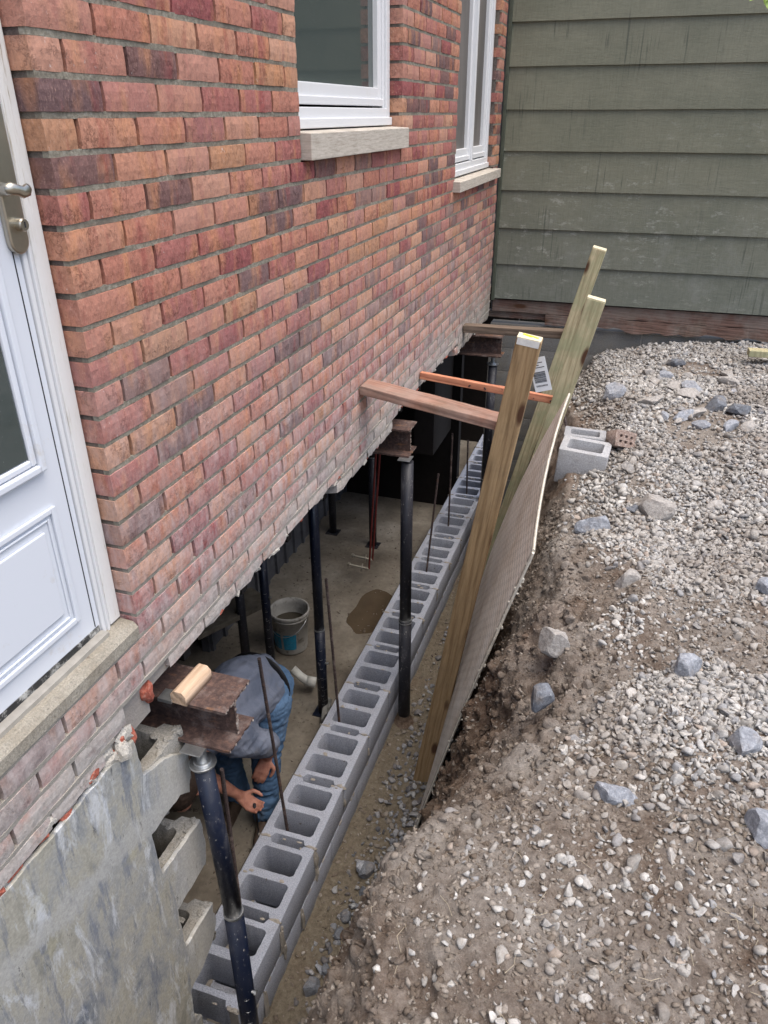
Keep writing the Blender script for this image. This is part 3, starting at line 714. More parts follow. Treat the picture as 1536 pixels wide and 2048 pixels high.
# ============================================================ GROUND
def ip(y, tab): return np.interp(y, [a for a, b in tab], [b for a, b in tab])
XC = [(-2.2, .9), (-1, .95), (-.62, .92), (-.48, .80), (-.30, .72), (-.15, .72), (-.05, .77), (.12, .85), (.33, .96), (.57, 1.04), (.80, 1.12), (.98, 1.05), (1.15, .98), (1.4, 1.0), (1.8, .95), (2.6, .93), (3.3, .92), (3.8, .80), (4.3, .72), (4.97, .60)]
XB = [(-2.2, .46), (-.5, .42), (-.2, .46), (.0, .46), (.3, .44), (.8, .44), (1.15, .47), (1.3, .50), (3.2, .48), (3.5, .38), (4.97, .40)]
ZC = [(-2.2, 1.95), (-.5, 1.96), (0, 1.95), (.3, 1.93), (.8, 1.95), (1.2, 1.93), (1.5, 1.98), (2.6, 1.93), (3.4, 1.90), (4.2, 1.78), (4.97, 1.72)]
def plateau_z(x, y):
    z = 2.03 + .05 * np.clip((x - 1.0) / .8, 0, 1) + .05 * np.clip((x - 1.5) / 2, 0, 1)
    wf = np.clip((y - 3.7) / 1.15, 0, 1); zf_ = np.interp(x, [.6, .77, .91, 1.3, 1.64, 2.1, 3], [1.55, 1.72, 1.90, 2.01, 2.06, 2.085, 2.12])
    z = z * (1 - wf) + zf_ * wf
    z = z + .045 * fbm(x * 1.6 + 3, y * 1.6, 3) * (1 - .7 * wf)
    return z
def ground_pt(s, y):
    xc, xb, zc = ip(y, XC), ip(y, XB), ip(y, ZC)
    jag = .05 * fbm(y * 3.1 + 9, y * 0 + 2, 3); xc = xc + jag
    t = np.clip(s, 0, 1)
    zf = np.interp(t, [0, .15, .5, .8, 1], [0, .24, .60, .88, 1]); xf = np.interp(t, [0, .15, .5, .8, 1], [0, .08, .34, .66, 1])
    x = xb + (xc - xb) * xf; z = .0 + zc * zf
    u = np.clip(s - 1, 0, None); X = xc + u
    w = np.clip(u / .32, 0, 1); w = w * w * (3 - 2 * w)
    zp = zc * (1 - w) + plateau_z(X, y) * w
    x = np.where(s > 1, X, x); z = np.where(s > 1, zp, z)
    return x, z
s_ax = np.concatenate([np.linspace(0, 1, 130)[:-1], 1 + np.linspace(0, 1.3, 150)[:-1], 2.3 + np.linspace(0, 1, 12)[:-1], np.array([3.4, 4, 6, 12, 30, 90])])
y_ax = np.concatenate([np.array([-60, -20, -8, -5, -3]), np.linspace(-2, -.95, 25)[:-1], np.linspace(-.95, 2.0, 300)[:-1], np.linspace(2, 4.975, 170)])
SS, YY = np.meshgrid(s_ax, y_ax, indexing='ij')
Xg, Zg = ground_pt(SS, np.clip(YY, -2.2, 4.97))
dy = np.gradient(Zg, axis=1)
# displacement along approximate normals
Ts = np.stack([np.gradient(Xg, axis=0), np.zeros_like(Xg), np.gradient(Zg, axis=0)], -1); Ts /= np.linalg.norm(Ts, axis=-1, keepdims=True) + 1e-9
Nn = np.stack([-Ts[..., 2], np.zeros_like(Xg), Ts[..., 0]], -1)
arc = np.cumsum(np.sqrt(np.gradient(Xg, axis=0) ** 2 + np.gradient(Zg, axis=0) ** 2), axis=0)
d = .032 * fbm(arc * 5, YY * 5, 3, .5) + .022 * (1 - np.abs(fbm(arc * 14, YY * 14, 2)) * 2.2) * .6 + .013 * fbm(arc * 34, YY * 34, 3, .7)
facew = np.clip(1.25 - np.abs(SS - .5), .35, 1) * np.where(YY < 1.25, 1.7, 1); facew = np.where(SS > 1.15, .38, facew)
clod = np.where(SS < 1.15, .018, .012) * np.abs(fbm(arc * 22 + 5, YY * 22, 3, .7)); clod = np.where(YY > 2.5, .4 * clod, clod)
dd = d * facew + clod; dd = np.where(SS > 3, 0, dd)
Pg = np.stack([Xg, YY, Zg], -1) + Nn * dd[..., None]
ns, nyy = SS.shape
ii, jj = np.meshgrid(np.arange(ns - 1), np.arange(nyy - 1), indexing='ij')
q = np.stack([ii * nyy + jj, (ii + 1) * nyy + jj, (ii + 1) * nyy + jj + 1, ii * nyy + jj + 1], -1).reshape(-1, 4)
gme = fast_mesh('ground', Pg.reshape(-1, 3), q, M_SOIL, True)
tag(link('ground', gme), kind='structure')
def ground_z(x, y):
    """height of the displaced plateau at x,y by nearest grid column"""
    j = int(np.clip(np.searchsorted(y_ax, y), 1, nyy - 1)); col_ = Pg[129:290, j]; i = int(np.argmin(np.abs(col_[:, 0] - x))); return float(col_[i, 2])

# trench bottom and basement slab
nx_, ny_ = 60, 260
gx = np.linspace(-.02, .62, nx_); gy = np.linspace(-2.2, 4.97, ny_); GX, GY = np.meshgrid(gx, gy, indexing='ij')
GZ = .045 + .028 * fbm(GX * 7, GY * 7, 5, .65) + .11 * np.clip((GX - .24) / .25, 0, 1) ** 1.3 + .008 * fbm(GX * 40, GY * 40, 2)
ii, jj = np.meshgrid(np.arange(nx_ - 1), np.arange(ny_ - 1), indexing='ij')
q = np.stack([ii * ny_ + jj, (ii + 1) * ny_ + jj, (ii + 1) * ny_ + jj + 1, ii * ny_ + jj + 1], -1).reshape(-1, 4)
tag(link('trench_floor', fast_mesh('trench_floor', np.stack([GX, GY, GZ], -1).reshape(-1, 3), q, m_soil('trench_mud', (.09, .072, .052), (.165, .14, .105), (.24, .215, .17)), True)), kind='structure')
def trench_z(x, y): return float(GZ[int(np.clip(np.searchsorted(gx, x), 0, nx_ - 1)), int(np.clip(np.searchsorted(gy, y), 0, ny_ - 1))])
sm = MB(); sm.box(-4.4, -.31, -2.1, 7.3, -.1, .04); tag(sm.build('basement_floor', M_SLAB), kind='structure')
sm = MB(); sm.box(-.3095, .02, -2.1, 7.3, -.1, .012); tag(sm.build('footing', M_MORTAR_W), kind='structure')
# puddles / damp patches are separate thin films of mud water on the slab
pd = MB(); pcn = Vector((-.56, 3.50, .0403)); pv = []
for i in range(40):
    th = 2 * math.pi * i / 40; r_ = 1 + .28 * nz((math.cos(th), math.sin(th), 0), 1.3, 3); pv.append((pcn.x + .17 * r_ * math.cos(th), pcn.y + .34 * r_ * math.sin(th), .0412))
pd.v = pv; pd.f = [tuple(range(40))]; tag(pd.build('puddle', m_plain('muddy_water', (.10, .075, .05), .12, var=.3, scale=6, bump=.02, spec=.6)), kind='structure')
# basement partition
pw = tag(empty('basement_partition', (-1.5, 4, .04)), 'dark grey ribbed panel wall at the back of the basement', 'wall')
mb = MB(); mb.box(-1.62, -1.56, 2.6, 7.2, .042, 2.08); mb.build('panel_wall', M_GREYPANEL, pw, (1.5, -4, -.04))
rb = MB(); rb.box(-1.559, -1.535, 0, .035, .042, 2.08); rme = rb.mesh('rib', M_GREYPANEL)
for i in range(24): link('rib', rme, pw, (1.5, -4 + 2.62 + i * .19, -.04))

# gravel and crumbs -------------------------------------------------
def ico(sub):
    import bmesh
    bm = bmesh.new(); bmesh.ops.create_icosphere(bm, subdivisions=sub, radius=1); v = np.array([tuple(a.co) for a in bm.verts]); f = np.array([[a.index for a in p.verts] for p in bm.faces]); bm.free(); return v, f
ICO1, ICO2 = ico(1), ico(2)
def pebble_cloud(P, size, sub, name, mt, kind='stuff', flat=.7, label=None, cat=None, smooth=False, facet=.35):
    bv, bf = ICO2 if sub == 2 else ICO1
    n = len(P); nv = len(bv)
    vari = []
    for k_ in range(14):     # facetted shapes: clip the sphere by random planes
        w = bv.copy()
        for _ in range(7):
            nn = rng.normal(size=3); nn /= np.linalg.norm(nn); dlim = rng.uniform(.18, .62); pr = w @ nn; over = np.clip(pr - dlim, 0, None); w = w - over[:, None] * nn * 1.0
        w *= 1 + .02 * rng.normal(size=(nv, 1)); w /= np.abs(w).max() * .88; vari.append(w)
    vari = np.array(vari)
    V_ = vari[rng.integers(0, 14, n)] * (size[:, None, None] * (rng.uniform(.7, 1.25, (n, 1, 3)) * np.array([1, 1, flat])))
    # random rotations
    a = rng.normal(size=(n, 4)); a[:, 3] *= .5; a /= np.linalg.norm(a, axis=1, keepdims=True); w_, x, y, z = a.T
    yaw = rng.uniform(0, 6.283, n); tl = rng.normal(0, .45, n); tl2 = rng.normal(0, .45, n)
    cy, sy = np.cos(yaw), np.sin(yaw); ct, st = np.cos(tl), np.sin(tl); c2, s2 = np.cos(tl2), np.sin(tl2)
    Rz = np.stack([np.stack([cy, -sy, 0 * cy], -1), np.stack([sy, cy, 0 * cy], -1), np.stack([0 * cy, 0 * cy, 1 + 0 * cy], -1)], 1)
    Rx = np.stack([np.stack([1 + 0 * ct, 0 * ct, 0 * ct], -1), np.stack([0 * ct, ct, -st], -1), np.stack([0 * ct, st, ct], -1)], 1)
    Ry = np.stack([np.stack([c2, 0 * c2, s2], -1), np.stack([0 * c2, 1 + 0 * c2, 0 * c2], -1), np.stack([-s2, 0 * c2, c2], -1)], 1)
    RR = Rz @ Rx @ Ry
    V_ = np.einsum('nij,nkj->nki', RR, V_) + P[:, None, :]
    F_ = (bf[None] + (np.arange(n) * nv)[:, None, None]).reshape(-1, 3)
    o = link(name, fast_mesh(name, V_.reshape(-1, 3), F_, mt, smooth)); tag(o, label, cat, None, kind); return o
# surface sampling on the ground grid
def sample_ground(n, smin, smax, ymin, ymax, dens):
    y = rng.uniform(ymin, ymax, n); s = rng.uniform(smin, smax, n)
    i = np.clip(np.searchsorted(s_ax, s), 1, ns - 1); j = np.clip(np.searchsorted(y_ax, y), 1, nyy - 1)
    fi = (s - s_ax[i - 1]) / (s_ax[i] - s_ax[i - 1]); fj = (y - y_ax[j - 1]) / (y_ax[j] - y_ax[j - 1]); fi = fi[:, None]; fj = fj[:, None]
    P_ = Pg[i - 1, j - 1] * (1 - fi) * (1 - fj) + Pg[i, j - 1] * fi * (1 - fj) + Pg[i - 1, j] * (1 - fi) * fj + Pg[i, j] * fi * fj
    kx = rng.random(n) < dens(P_[:, 0], P_[:, 1], s); return P_[kx], s[kx]
def grav_mask(x, y, s):
    u = x - ip(y, XC)
    m_ = np.interp(y, [-.6, -.2, .10, .4, .7, 5], [.10, .09, .14, .62, 1, 1]) * np.interp(u, [-.05, .03, .12, .3], [.0, .10, .6, 1])
    m_ = m_ * (1 - .92 * ((y > .12) & (y < 1.55)) * np.clip((.17 - u) / .08, 0, 1))
    pat = fbm(x * 1.9 + 31, y * 1.9 + 7, 3)
    bare = np.clip((pat - .04) * 4, 0, 1)
    m_ = m_ * (1 - .88 * bare)
    dirt = np.exp(-(((x - 1.05) / .22) ** 2 + ((y - 1.25) / .22) ** 2)); m_ = m_ * (1 - .9 * dirt)
    dirt = np.exp(-(((x - 1.25) / .35) ** 2 + ((y - .25) / .22) ** 2)); m_ = m_ * (1 - .55 * dirt)
    return np.clip(m_, 0, 1)
Pn, _ = sample_ground(60000, .93, 2.5, -.75, 1.7, grav_mask)
sz = rng.lognormal(math.log(.0088), .38, len(Pn)).clip(.004, .022)
Pn = Pn + np.stack([0 * sz, 0 * sz, sz * rng.uniform(-.15, .6, len(sz))], -1)
big = sz > .0105
pebble_cloud(Pn[big], sz[big], 2, 'gravel', M_PEB, label='pale crushed stone gravel lying loose on the soil bank', cat='gravel')
pebble_cloud(Pn[~big], sz[~big] * 1.1, 1, 'fine_gravel', M_PEB, label='small pale stone chips between the larger gravel', cat='gravel')
Pf, _ = sample_ground(52000, .95, 3.0, 1.7, 4.95, grav_mask)
sz = rng.lognormal(math.log(.0108), .36, len(Pf)).clip(.006, .028)
Pf = Pf + np.stack([0 * sz, 0 * sz, sz * rng.uniform(.05, .8, len(sz))], -1)
pebble_cloud(Pf, sz, 1, 'gravel', M_PEB, label='grey gravel heaped up to the clapboard wall', cat='gravel')
Pc, _ = sample_ground(60000, .2, 2.4, -.75, 2.2, lambda x, y, s: np.where(s < 1.1, .55, .8))
sz = rng.lognormal(math.log(.0042), .60, len(Pc)).clip(.0016, .012)
pebble_cloud(Pc, sz, 1, 'soil_crumbs', M_CRUMB, label='small brown soil crumbs scattered over the bank', cat='soil')
# clods on the bank face
Pk, _ = sample_ground(3600, .15, 1.10, -.8, 2.2, lambda x, y, s: 1 + 0 * x)
sz = rng.lognormal(math.log(.0095), .5, len(Pk)).clip(.004, .03)
pebble_cloud(Pk, sz, 2, 'soil_clods', M_SOIL, label='brown earth clods clinging to the cut trench face', cat='soil', flat=.85)
# trench rubble
n = 3800; y = rng.uniform(-.3, 3.6, n); x = .06 + rng.beta(1.5, 1.6, n) * .46; kx = rng.random(n) < np.interp(x, [.1, .2, .35], [.3, .6, 1]); x, y = x[kx], y[kx]
z = np.array([trench_z(a, b_) for a, b_ in zip(x, y)]); sz = rng.lognormal(math.log(.012), .45, len(x)).clip(.005, .032)
pebble_cloud(np.stack([x, y, z + sz * .4], -1), sz, 2, 'trench_rubble', m_pebble('trench_stone', [(0, (.17, .18, .20)), (.25, (.25, .255, .27)), (.5, (.12, .12, .13)), (.7, (.21, .19, .165)), (.85, (.32, .33, .34))]), label='broken stone rubble along the trench bottom', cat='rubble')
n = 700; y = rng.uniform(-.3, 4.5, n); x = rng.uniform(.0, .16, n); z = np.array([trench_z(a, b_) for a, b_ in zip(x, y)]); sz = rng.lognormal(math.log(.007), .5, n).clip(.002, .02)
pebble_cloud(np.stack([x, y, z], -1), sz, 1, 'mortar_droppings', M_CRUMB, label='mud and mortar droppings along the foot of the new blocks', cat='debris', flat=.5)
# slab debris
n = 900; x = rng.uniform(-1.4, -.33, n); y = rng.uniform(.4, 5, n); kx = (fbm(x * 3, y * 3, 3) > -.05); x, y = x[kx], y[kx]; sz = rng.lognormal(math.log(.006), .5, len(x)).clip(.002, .02)
pebble_cloud(np.stack([x, y, .042 + 0 * x], -1), sz, 1, 'floor_debris', M_CRUMB, label='mud crumbs scattered on the basement slab', cat='debris', flat=.35)
# straw and roots
st = MB()
for i in range(70):
    y = random.uniform(-.7, .6); x = float(ip(y, XC)) + random.uniform(-.02, 1.0) ** 1.0; z = ground_z(x, y) + .004; a_ = random.uniform(0, 6.28); L = random.uniform(.015, .07); k_ = random.uniform(-.5, .5)
    st.tube([(x, y, z + .002), (x + L * .5 * math.cos(a_), y + L * .5 * math.sin(a_), z + random.uniform(.003, .012)), (x + L * math.cos(a_ + k_), y + L * math.sin(a_ + k_), z + random.uniform(-.002, .012))], .0007, 4)
tag(st.build('dry_straw', m_plain('dry_straw', (.36, .31, .23), .8, var=.4)), 'thin dry straws and root hairs on the soil', 'straw', None, 'stuff')

# ---- individual rocks
def rock(name, loc, s, rotz, mt, label, seed, sub=3, rough=.55, group=None, cuts=9, cat='rock'):
    import bmesh
    bm = bmesh.new(); bmesh.ops.create_icosphere(bm, subdivisions=sub, radius=1); rr = random.Random(seed)
    planes = []
    for _ in range(cuts):
        nn = Vector((rr.gauss(0, 1), rr.gauss(0, 1), rr.gauss(0, 1))).normalized(); planes.append((nn, rr.uniform(.45, .8)))
    for v in bm.verts:
        for nn, dl in planes:
            o_ = v.co.dot(nn) - dl
            if o_ > 0: v.co -= nn * o_
        v.co *= 1 + .05 * nz(v.co, 4, seed)
        v.co = Vector((v.co.x * s[0], v.co.y * s[1], v.co.z * s[2]))
    me = bpy.data.meshes.new(name); bm.to_mesh(me); bm.free(); me.materials.append(mt)
    o = link(name, me, None, loc, (rr.uniform(-.3, .3), rr.uniform(-.3, .3), rotz), (1.15, 1.15, 1.35)); tag(o, label, cat, group); return o
RK = [
 (1.085, 1.75, (.075, .045, .045), .2, M_ROCKB, 'blue-grey block fragment with a scooped top lying below the concrete blocks'),
 (1.335, 1.92, (.085, .06, .055), -.2, M_ROCKG, 'large pale broken stone beside the scooped blue-grey fragment'),
 (1.24, 1.93, (.03, .04, .02), .5, M_ROCKD, 'flat dark grey stone chip touching the large pale stone'),
 (1.24, 1.31, (.055, .04, .035), .8, M_ROCKG, 'rounded dusty grey stone half buried in the middle of the gravel'),
 (1.44, .80, (.052, .042, .034), .3, M_ROCKB, 'angular light blue stone with a small dark stone at its left'),
 (1.01, .60, (.05, .045, .05), -.3, M_ROCKD, 'sharp dark-faced grey stone on the edge of the dug bank'),
 (1.575, .46, (.042, .045, .035), 1.2, M_ROCKB, 'speckled blue stone near the right edge of the gravel'),
 (1.25, .22, (.055, .042, .032), .1, M_ROCKB, 'pale blue triangular stone above the bare soil patch'),
 (1.605, .17, (.045, .06, .035), .9, M_ROCKB, 'rough blue-white stone cut by the right side of the view'),
 (1.72, 1.32, (.04, .035, .03), .4, M_ROCKB, 'small blue stone at the far right in the middle of the slope'),
 (1.60, 2.02, (.05, .03, .025), .6, M_ROCKG, 'thin pale stone flake right of the large pale stone'),
 (1.02, .92, (.06, .05, .05), .5, M_ROCKG, 'flat tan slab of stone poking out over the brown hollow'),
 (.66, .13, (.035, .028, .03), .2, M_ROCKG, 'small white stone lodged on the bank beside the leaning board'),
 (1.20, 2.33, (.035, .03, .03), .9, M_ROCKG, 'lumpy white stone in front of the broken hollow brick'),
 (1.08, 3.55, (.07, .055, .06), .2, M_ROCKB, 'blue-grey stone beside the leaning posts near the block wall'),
 (1.45, -.42, (.035, .03, .02), .3, M_ROCKB, 'blue-tinted crumbled stone near the lower right corner'),
]
for i, (x, y, s, rz, mt_, lb) in enumerate(RK):
    zz = ground_z(x, y) if i != 12 else 1.62
    rock('rock', (x, y, zz + s[2] * .45), s, rz, mt_, lb, i * 11 + 3)
# rubble heap near the siding wall
for i in range(34):
    x = random.uniform(1.15, 2.15); y = random.uniform(3.0, 4.35); s = random.uniform(.025, .075)
    rock('rock', (x, y, ground_z(x, y) + s * .3), (s * 1.2, s * .8, s * .5), random.uniform(0, 3), random.choice([M_ROCKG, M_ROCKG, M_ROCKB, M_ROCKD]), 'broken stone in the rubble heap below the clapboard wall', 300 + i, 2, .5, 'broken stones in the rubble heap')
for i in range(26):
    y = random.uniform(.05, 1.35); x = random.uniform(.13, .33) + .05 * (y < .5); s = random.uniform(.022, .052)
    rock('rock', (x, y, trench_z(x, y) + s * .45), (s * 1.2, s * .8, s * .8), random.uniform(0, 3), random.choice([M_ROCKD, M_ROCKD, M_ROCKB]), 'dark broken stone at the foot of the trench bank', 400 + i, 2, .5, 'dark stones on the trench floor')

# ============================================================ NEW BLOCK WALL (12 inch hollow blocks)
def rrect(x0, x1, y0, y1, r, n=4, jit=0.0):
    p = []
    for (cx, cy, a0) in ((x1 - r, y1 - r, 0), (x0 + r, y1 - r, 90), (x0 + r, y0 + r, 180), (x1 - r, y0 + r, 270)):
        for i in range(n + 1): th = R(a0 + 90 * i / n); p.append((cx + r * math.cos(th), cy + r * math.sin(th)))
    if jit:
        q = []
        for i in range(len(p)):
            a_, b_ = Vector((*p[i], 0)), Vector((*p[(i + 1) % len(p)], 0)); m_ = max(1, int((b_ - a_).length / .012))
            for k_ in range(m_):
                c_ = a_.lerp(b_, k_ / m_); q.append((c_.x + jit * nz(c_, 90, x0 * 9 + jit), c_.y + jit * nz(c_, 90, y0 * 5 + 3)))
        p = q
    return p
def block_outline(W, L, ear=.055, rec=.024, seed=0):
    """y from 0 to L, x from -W to 0 ; recessed ends between the ears"""
    p = [(-W, 0), (-W + ear, 0), (-W + ear + .012, rec), (-ear - .012, rec), (-ear, 0), (0, 0), (0, L), (-ear, L), (-ear - .012, L - rec), (-W + ear + .012, L - rec), (-W + ear, L), (-W, L)]
    q = []
    for i in range(len(p)):
        a_, b_ = Vector((*p[i], 0)), Vector((*p[(i + 1) % len(p)], 0)); m_ = max(1, int((b_ - a_).length / .02))
        for k_ in range(m_): c_ = a_.lerp(b_, k_ / m_); q.append((c_.x + .0012 * nz(c_, 60, seed), c_.y + .0012 * nz(c_, 60, seed + 4)))
    return q
def cmu_mesh(W=.292, L=.397, H=.194, seed=0, mt=M_CMU, name='concrete_block'):
    h1 = rrect(-W + .036, -.036, .048, L / 2 - .020, .022, 3, .0022); h2 = rrect(-W + .036, -.036, L / 2 + .020, L - .048, .022, 3, .0022)
    return poly_prism(name, [block_outline(W, L, seed=seed), h1[::-1], h2[::-1]], H, mt, .0018)
cm = [cmu_mesh(seed=s * 3.7) for s in range(4)]
nw = tag(empty('new_block_wall', (-.15, 1, .012)), 'two fresh courses of grey hollow concrete blocks along the trench bottom', 'wall')
NL = Vector((-.15, 1, .012))
mj = MB()
for i in range(16):
    y = .176 + .4064 * i
    link('concrete_block', cm[i % 4], nw, Vector((-.014 + random.uniform(-.002, .002), y + random.uniform(-.002, .002), .309 + random.uniform(-.001, .001))) - NL, (0, 0, random.uniform(-.004, .004)))
    # head joint mortar on the ears
    for xe in (-.008, -.263):
        add_lump(mj, (xe - .025, y - .004, .398), (.032, .011, .014), 2, None, .6)
        mj.box(xe - .045, xe - (.0075 if xe > -.1 else 0), y - .0085, y - .0008, .215, .392)
    if random.random() < .85: add_lump(mj, (-.012, y - .004 + random.uniform(-.01, .01), .33 + random.uniform(-.06, .06)), (.010, .012, random.uniform(.02, .05)), 2, None, .5)
    for _ in range(5): add_lump(mj, (random.uniform(-.29, -.03), y + random.choice([0, .19, .39]) + random.uniform(-.015, .015), .4065), (random.uniform(.005, .018), random.uniform(.004, .012), .004), 1)
for i in range(17):
    y = -.027 + .4064 * i
    link('concrete_block', cm[(i + 2) % 4], nw, Vector((-.014 + random.uniform(-.002, .002), y, .109)) - NL)
    mj.box(-.06, -.0185, y - .0085, y - .0008, .02, .2)
for k_ in range(90):   # bed joint: uneven bead
    y = -.02 + k_ * .073
    mj.box(-.075, -.0165 + random.uniform(-.003, .002), y, y + .0729, .2062, .2118); mj.box(-.305, -.25, y, y + .0729, .2062, .2118)
    if random.random() < .35: add_lump(mj, (-.014, y + random.uniform(0, .07), .209 - random.uniform(0, .01)), (.006, random.uniform(.01, .03), random.uniform(.006, .014)), 1)
for (y, z, h) in ((.575, .27, .09), (.585, .19, .07), (.98, .33, .07), (.985, .22, .05), (.38, .09, .09), (.79, .11, .08)): add_lump(mj, (-.012, y, z), (.013, .018, h), 3, None, .6)
tag(mj.build('mortar_joint', M_MORTAR_W, nw, -NL), kind='stuff')
ml = MB(); ml.tube([(-.309, .15, .409), (-.309, 6.5, .409)], .0012, 5); tag(ml.build('mason_line', M_INK), "mason's dark string line along the inner edge of the new blocks", 'string')

# ============================================================ OLD FOUNDATION WALL (left)
ow = tag(empty('old_foundation_wall', (-.1, -.6, .01)), 'stained old foundation wall with a broken stepped end showing hollow cells', 'wall')
OL = Vector((-.1, -.6, .01))
def yz_prism(name, loop, x0, x1, mt, parent, L0, bevel=.003, jag=0.0, step=.02):
    q = []
    for i in range(len(loop)):
        a_, b_ = Vector((*loop[i], 0)), Vector((*loop[(i + 1) % len(loop)], 0)); m_ = max(1, int((b_ - a_).length / step))
        for k_ in range(m_):
            c_ = a_.lerp(b_, k_ / m_)
            if c_.x < -1.5: q.append((c_.x, c_.y)); continue
            q.append((c_.x + jag * nz(c_, 28, 1.3) + jag * .5 * nz(c_, 80, 4), c_.y + jag * nz(c_, 28, 7.1) + jag * .5 * nz(c_, 80, 2)))
    me = poly_prism(name, [q], x1 - x0, mt, bevel)
    # local (x,y,z) -> world (z+xc, x, y)
    me.transform(Matrix(((0, 0, 1, (x0 + x1) / 2), (1, 0, 0, 0), (0, 1, 0, 0), (0, 0, 0, 1))))
    return link(name, me, parent, -L0)
outer = [(-2.2, 2.158), (-.105, 2.158), (-.096, 2.02), (-.05, 2.0), (.0, 1.985), (.06, 1.945), (.112, 1.905), (.108, 1.83), (.085, 1.762), (.04, 1.797), (-.112, 1.80), (-.104, 1.61), (.0, 1.603), (.118, 1.598), (.124, 1.49), (.108, 1.405), (.03, 1.398), (-.072, 1.395),
         (-.066, 1.20), (.0, 1.192), (.106, 1.187), (.11, 1.08), (.078, 1.03), (.0, .99), (-.086, .985), (-.097, .80), (-.06, .79), (-.05, .60), (-.10, .58), (-.08, .38), (-.02, .37), (-.02, .05), (-2.2, .05)]
yz_prism('parged_face', outer, -.0115, .0025, M_PARGE, ow, OL, .0015, .007)
low_coat = [(-2.2, 1.80), (-1.2, 1.83), (-.5, 1.845), (-.2, 1.80), (-.15, 1.66), (-.02, 1.57), (.10, 1.50), (.11, 1.44), (.04, 1.405), (-.05, 1.43), (-.075, 1.35), (-.02, 1.27), (.09, 1.19), (.09, 1.10), (-.03, 1.06), (-.09, .98), (-.10, .60), (-.07, .35), (-.03, .05), (-2.2, .05)]
0 and yz_prism('parging_coat', low_coat, -.01, .0075, M_PARGE, ow, OL, .001, .010)
band = [(-2.2, 1.90), (-1.2, 1.93), (-.5, 1.945), (-.25, 1.915), (-.10, 1.87), (.07, 1.90), (.10, 1.86), (.09, 1.825), (-.02, 1.815), (-.12, 1.80), (-.2, 1.795), (-.5, 1.838), (-1.2, 1.824), (-2.2, 1.79)]

# hollow blocks of the core: courses alternate by half a block
oc = [cmu_mesh(.25, .397, .194, 9 + s * 2.2, M_CMU_BROKEN, 'old_block') for s in range(3)]
tops = [(2.0, .112), (1.797, -.118), (1.594, .116), (1.391, -.078), (1.188, .103), (.985, -.098), (.782, -.055), (.579, -.11), (.376, -.03), (.173, -.02)]
for k_, (zt, ye) in enumerate(tops):
    for c_ in range(5): link('old_block', oc[(k_ + c_) % 3], ow, Vector((-.012, ye - .397 - .4064 * c_, zt - .097)) - OL, (random.uniform(-.006, .006), 0, 0))
    if k_: mjj = 0
ob = MB()
for i in range(24):
    k_ = random.randrange(1, 8); zt, ye = tops[k_]; add_lump(ob, (-.285, ye - random.uniform(.0, .03), zt + random.uniform(-.19, -.03)), (random.uniform(.012, .03), random.uniform(.01, .02), random.uniform(.01, .03)), 2, None, .6)
for (x, y, z, s) in ( (-.02, .07, 1.10, .03), (-.01, .0, 1.06, .035), (-.02, -.07, .98, .03), (-.02, -.08, .88, .03)):
    add_lump(ob, (x - .012, y, z), (s * .35, s, s), 3, None, .7)
for (zt, ye) in tops[:5]:
    for i in range(26):
        y = ye - random.random() * .12; add_lump(ob, (random.choice([-.018, -.024, -.255, random.uniform(-.25, -.03)]), min(y, ye - .006) if random.random() < .6 else ye - .01, zt + random.uniform(-.004, .003)), (random.uniform(.006, .016), random.uniform(.006, .016), random.uniform(.003, .008)), 2, None, .7)
    for i in range(8): add_lump(ob, (random.uniform(-.02, -.008), ye - random.uniform(-.002, .012), zt - random.uniform(0, .19)), (.010, .008, random.uniform(.012, .03)), 2, None, .7)
for (x, y, z, s_) in ((-.01, -.10, 1.70, .025), (-.012, -.06, 1.30, .02), (-.012, -.08, .90, .03), (-.2, .09, 1.99, .03)): add_lump(ob, (x - .015, y, z), (s_ * .4, s_ * .6, s_ * 1.6), 3, None, .7)
tag(ob.build('broken_cement', M_CMU_BROKEN, ow, -OL), kind='stuff')

# ============================================================ STEEL BEAMS
def beam(yc, zt, xtip, xback, label, Hh=.160, Wd=.152, skew=0.0, web=.008, fl=.010):
    e = tag(empty('steel_beam', (xtip, yc, zt)), label, 'beam', 'steel needle beams under the brick wall')
    def flange(z0, z1, sk):
        mb = MB(); n = 14
        xs = lambda t: sk * (t - .5) + .004 * nz((t * 7, z0, yc), 3) + .003 * nz((t * 29, z0, yc), 3)
        top = []; 
        for i in range(n + 1):
            t = i / n; y = -Wd / 2 + Wd * t; mb.v += [(xs(t), y, z0), (xs(t) + .002, y, z1), (xback - xtip, y, z1), (xback - xtip, y, z0)]
        for i in range(n):
            A = i * 4; B = A + 4
            for q in range(4): mb.f.append((A + q, B + q, B + (q + 1) % 4, A + (q + 1) % 4))
        mb.f += [(3, 2, 1, 0), (n * 4, n * 4 + 1, n * 4 + 2, n * 4 + 3)]
        return mb
    flange(-fl, 0, skew).build('flange', M_RUST, e); flange(-Hh, -Hh + fl, skew * .6).build('flange', M_RUST, e)
    mb = MB(); mb.box(xback - xtip, -.012, -web / 2, web / 2, -Hh + fl + .0003, -fl - .0003); mb.build('web', M_RUST, e)
    mb = MB()
    for i in range(36):
        z = random.choice([-.005, -Hh + .005]); add_lump(mb, (random.uniform(-.002, .003), random.uniform(-Wd / 2, Wd / 2), z), (.002, random.uniform(.002, .005), .005), 1)
    for i in range(14): add_lump(mb, (-.011, random.uniform(-.003, .003), random.uniform(-Hh + .01, -.01)), (.003, .006, .007), 1)
    tag(mb.build('torch_cut_edge', M_TORCH, e), kind='stuff'); return e
beam(.166, 2.128, .165, -1.6, 'nearest rusty I-beam stub sticking out of the wall beside the door, wood block on top')
beam(2.42, 2.125, .055, -1.6, 'middle rusty I-beam stub poking out below the bricks, near the pinkish strut')
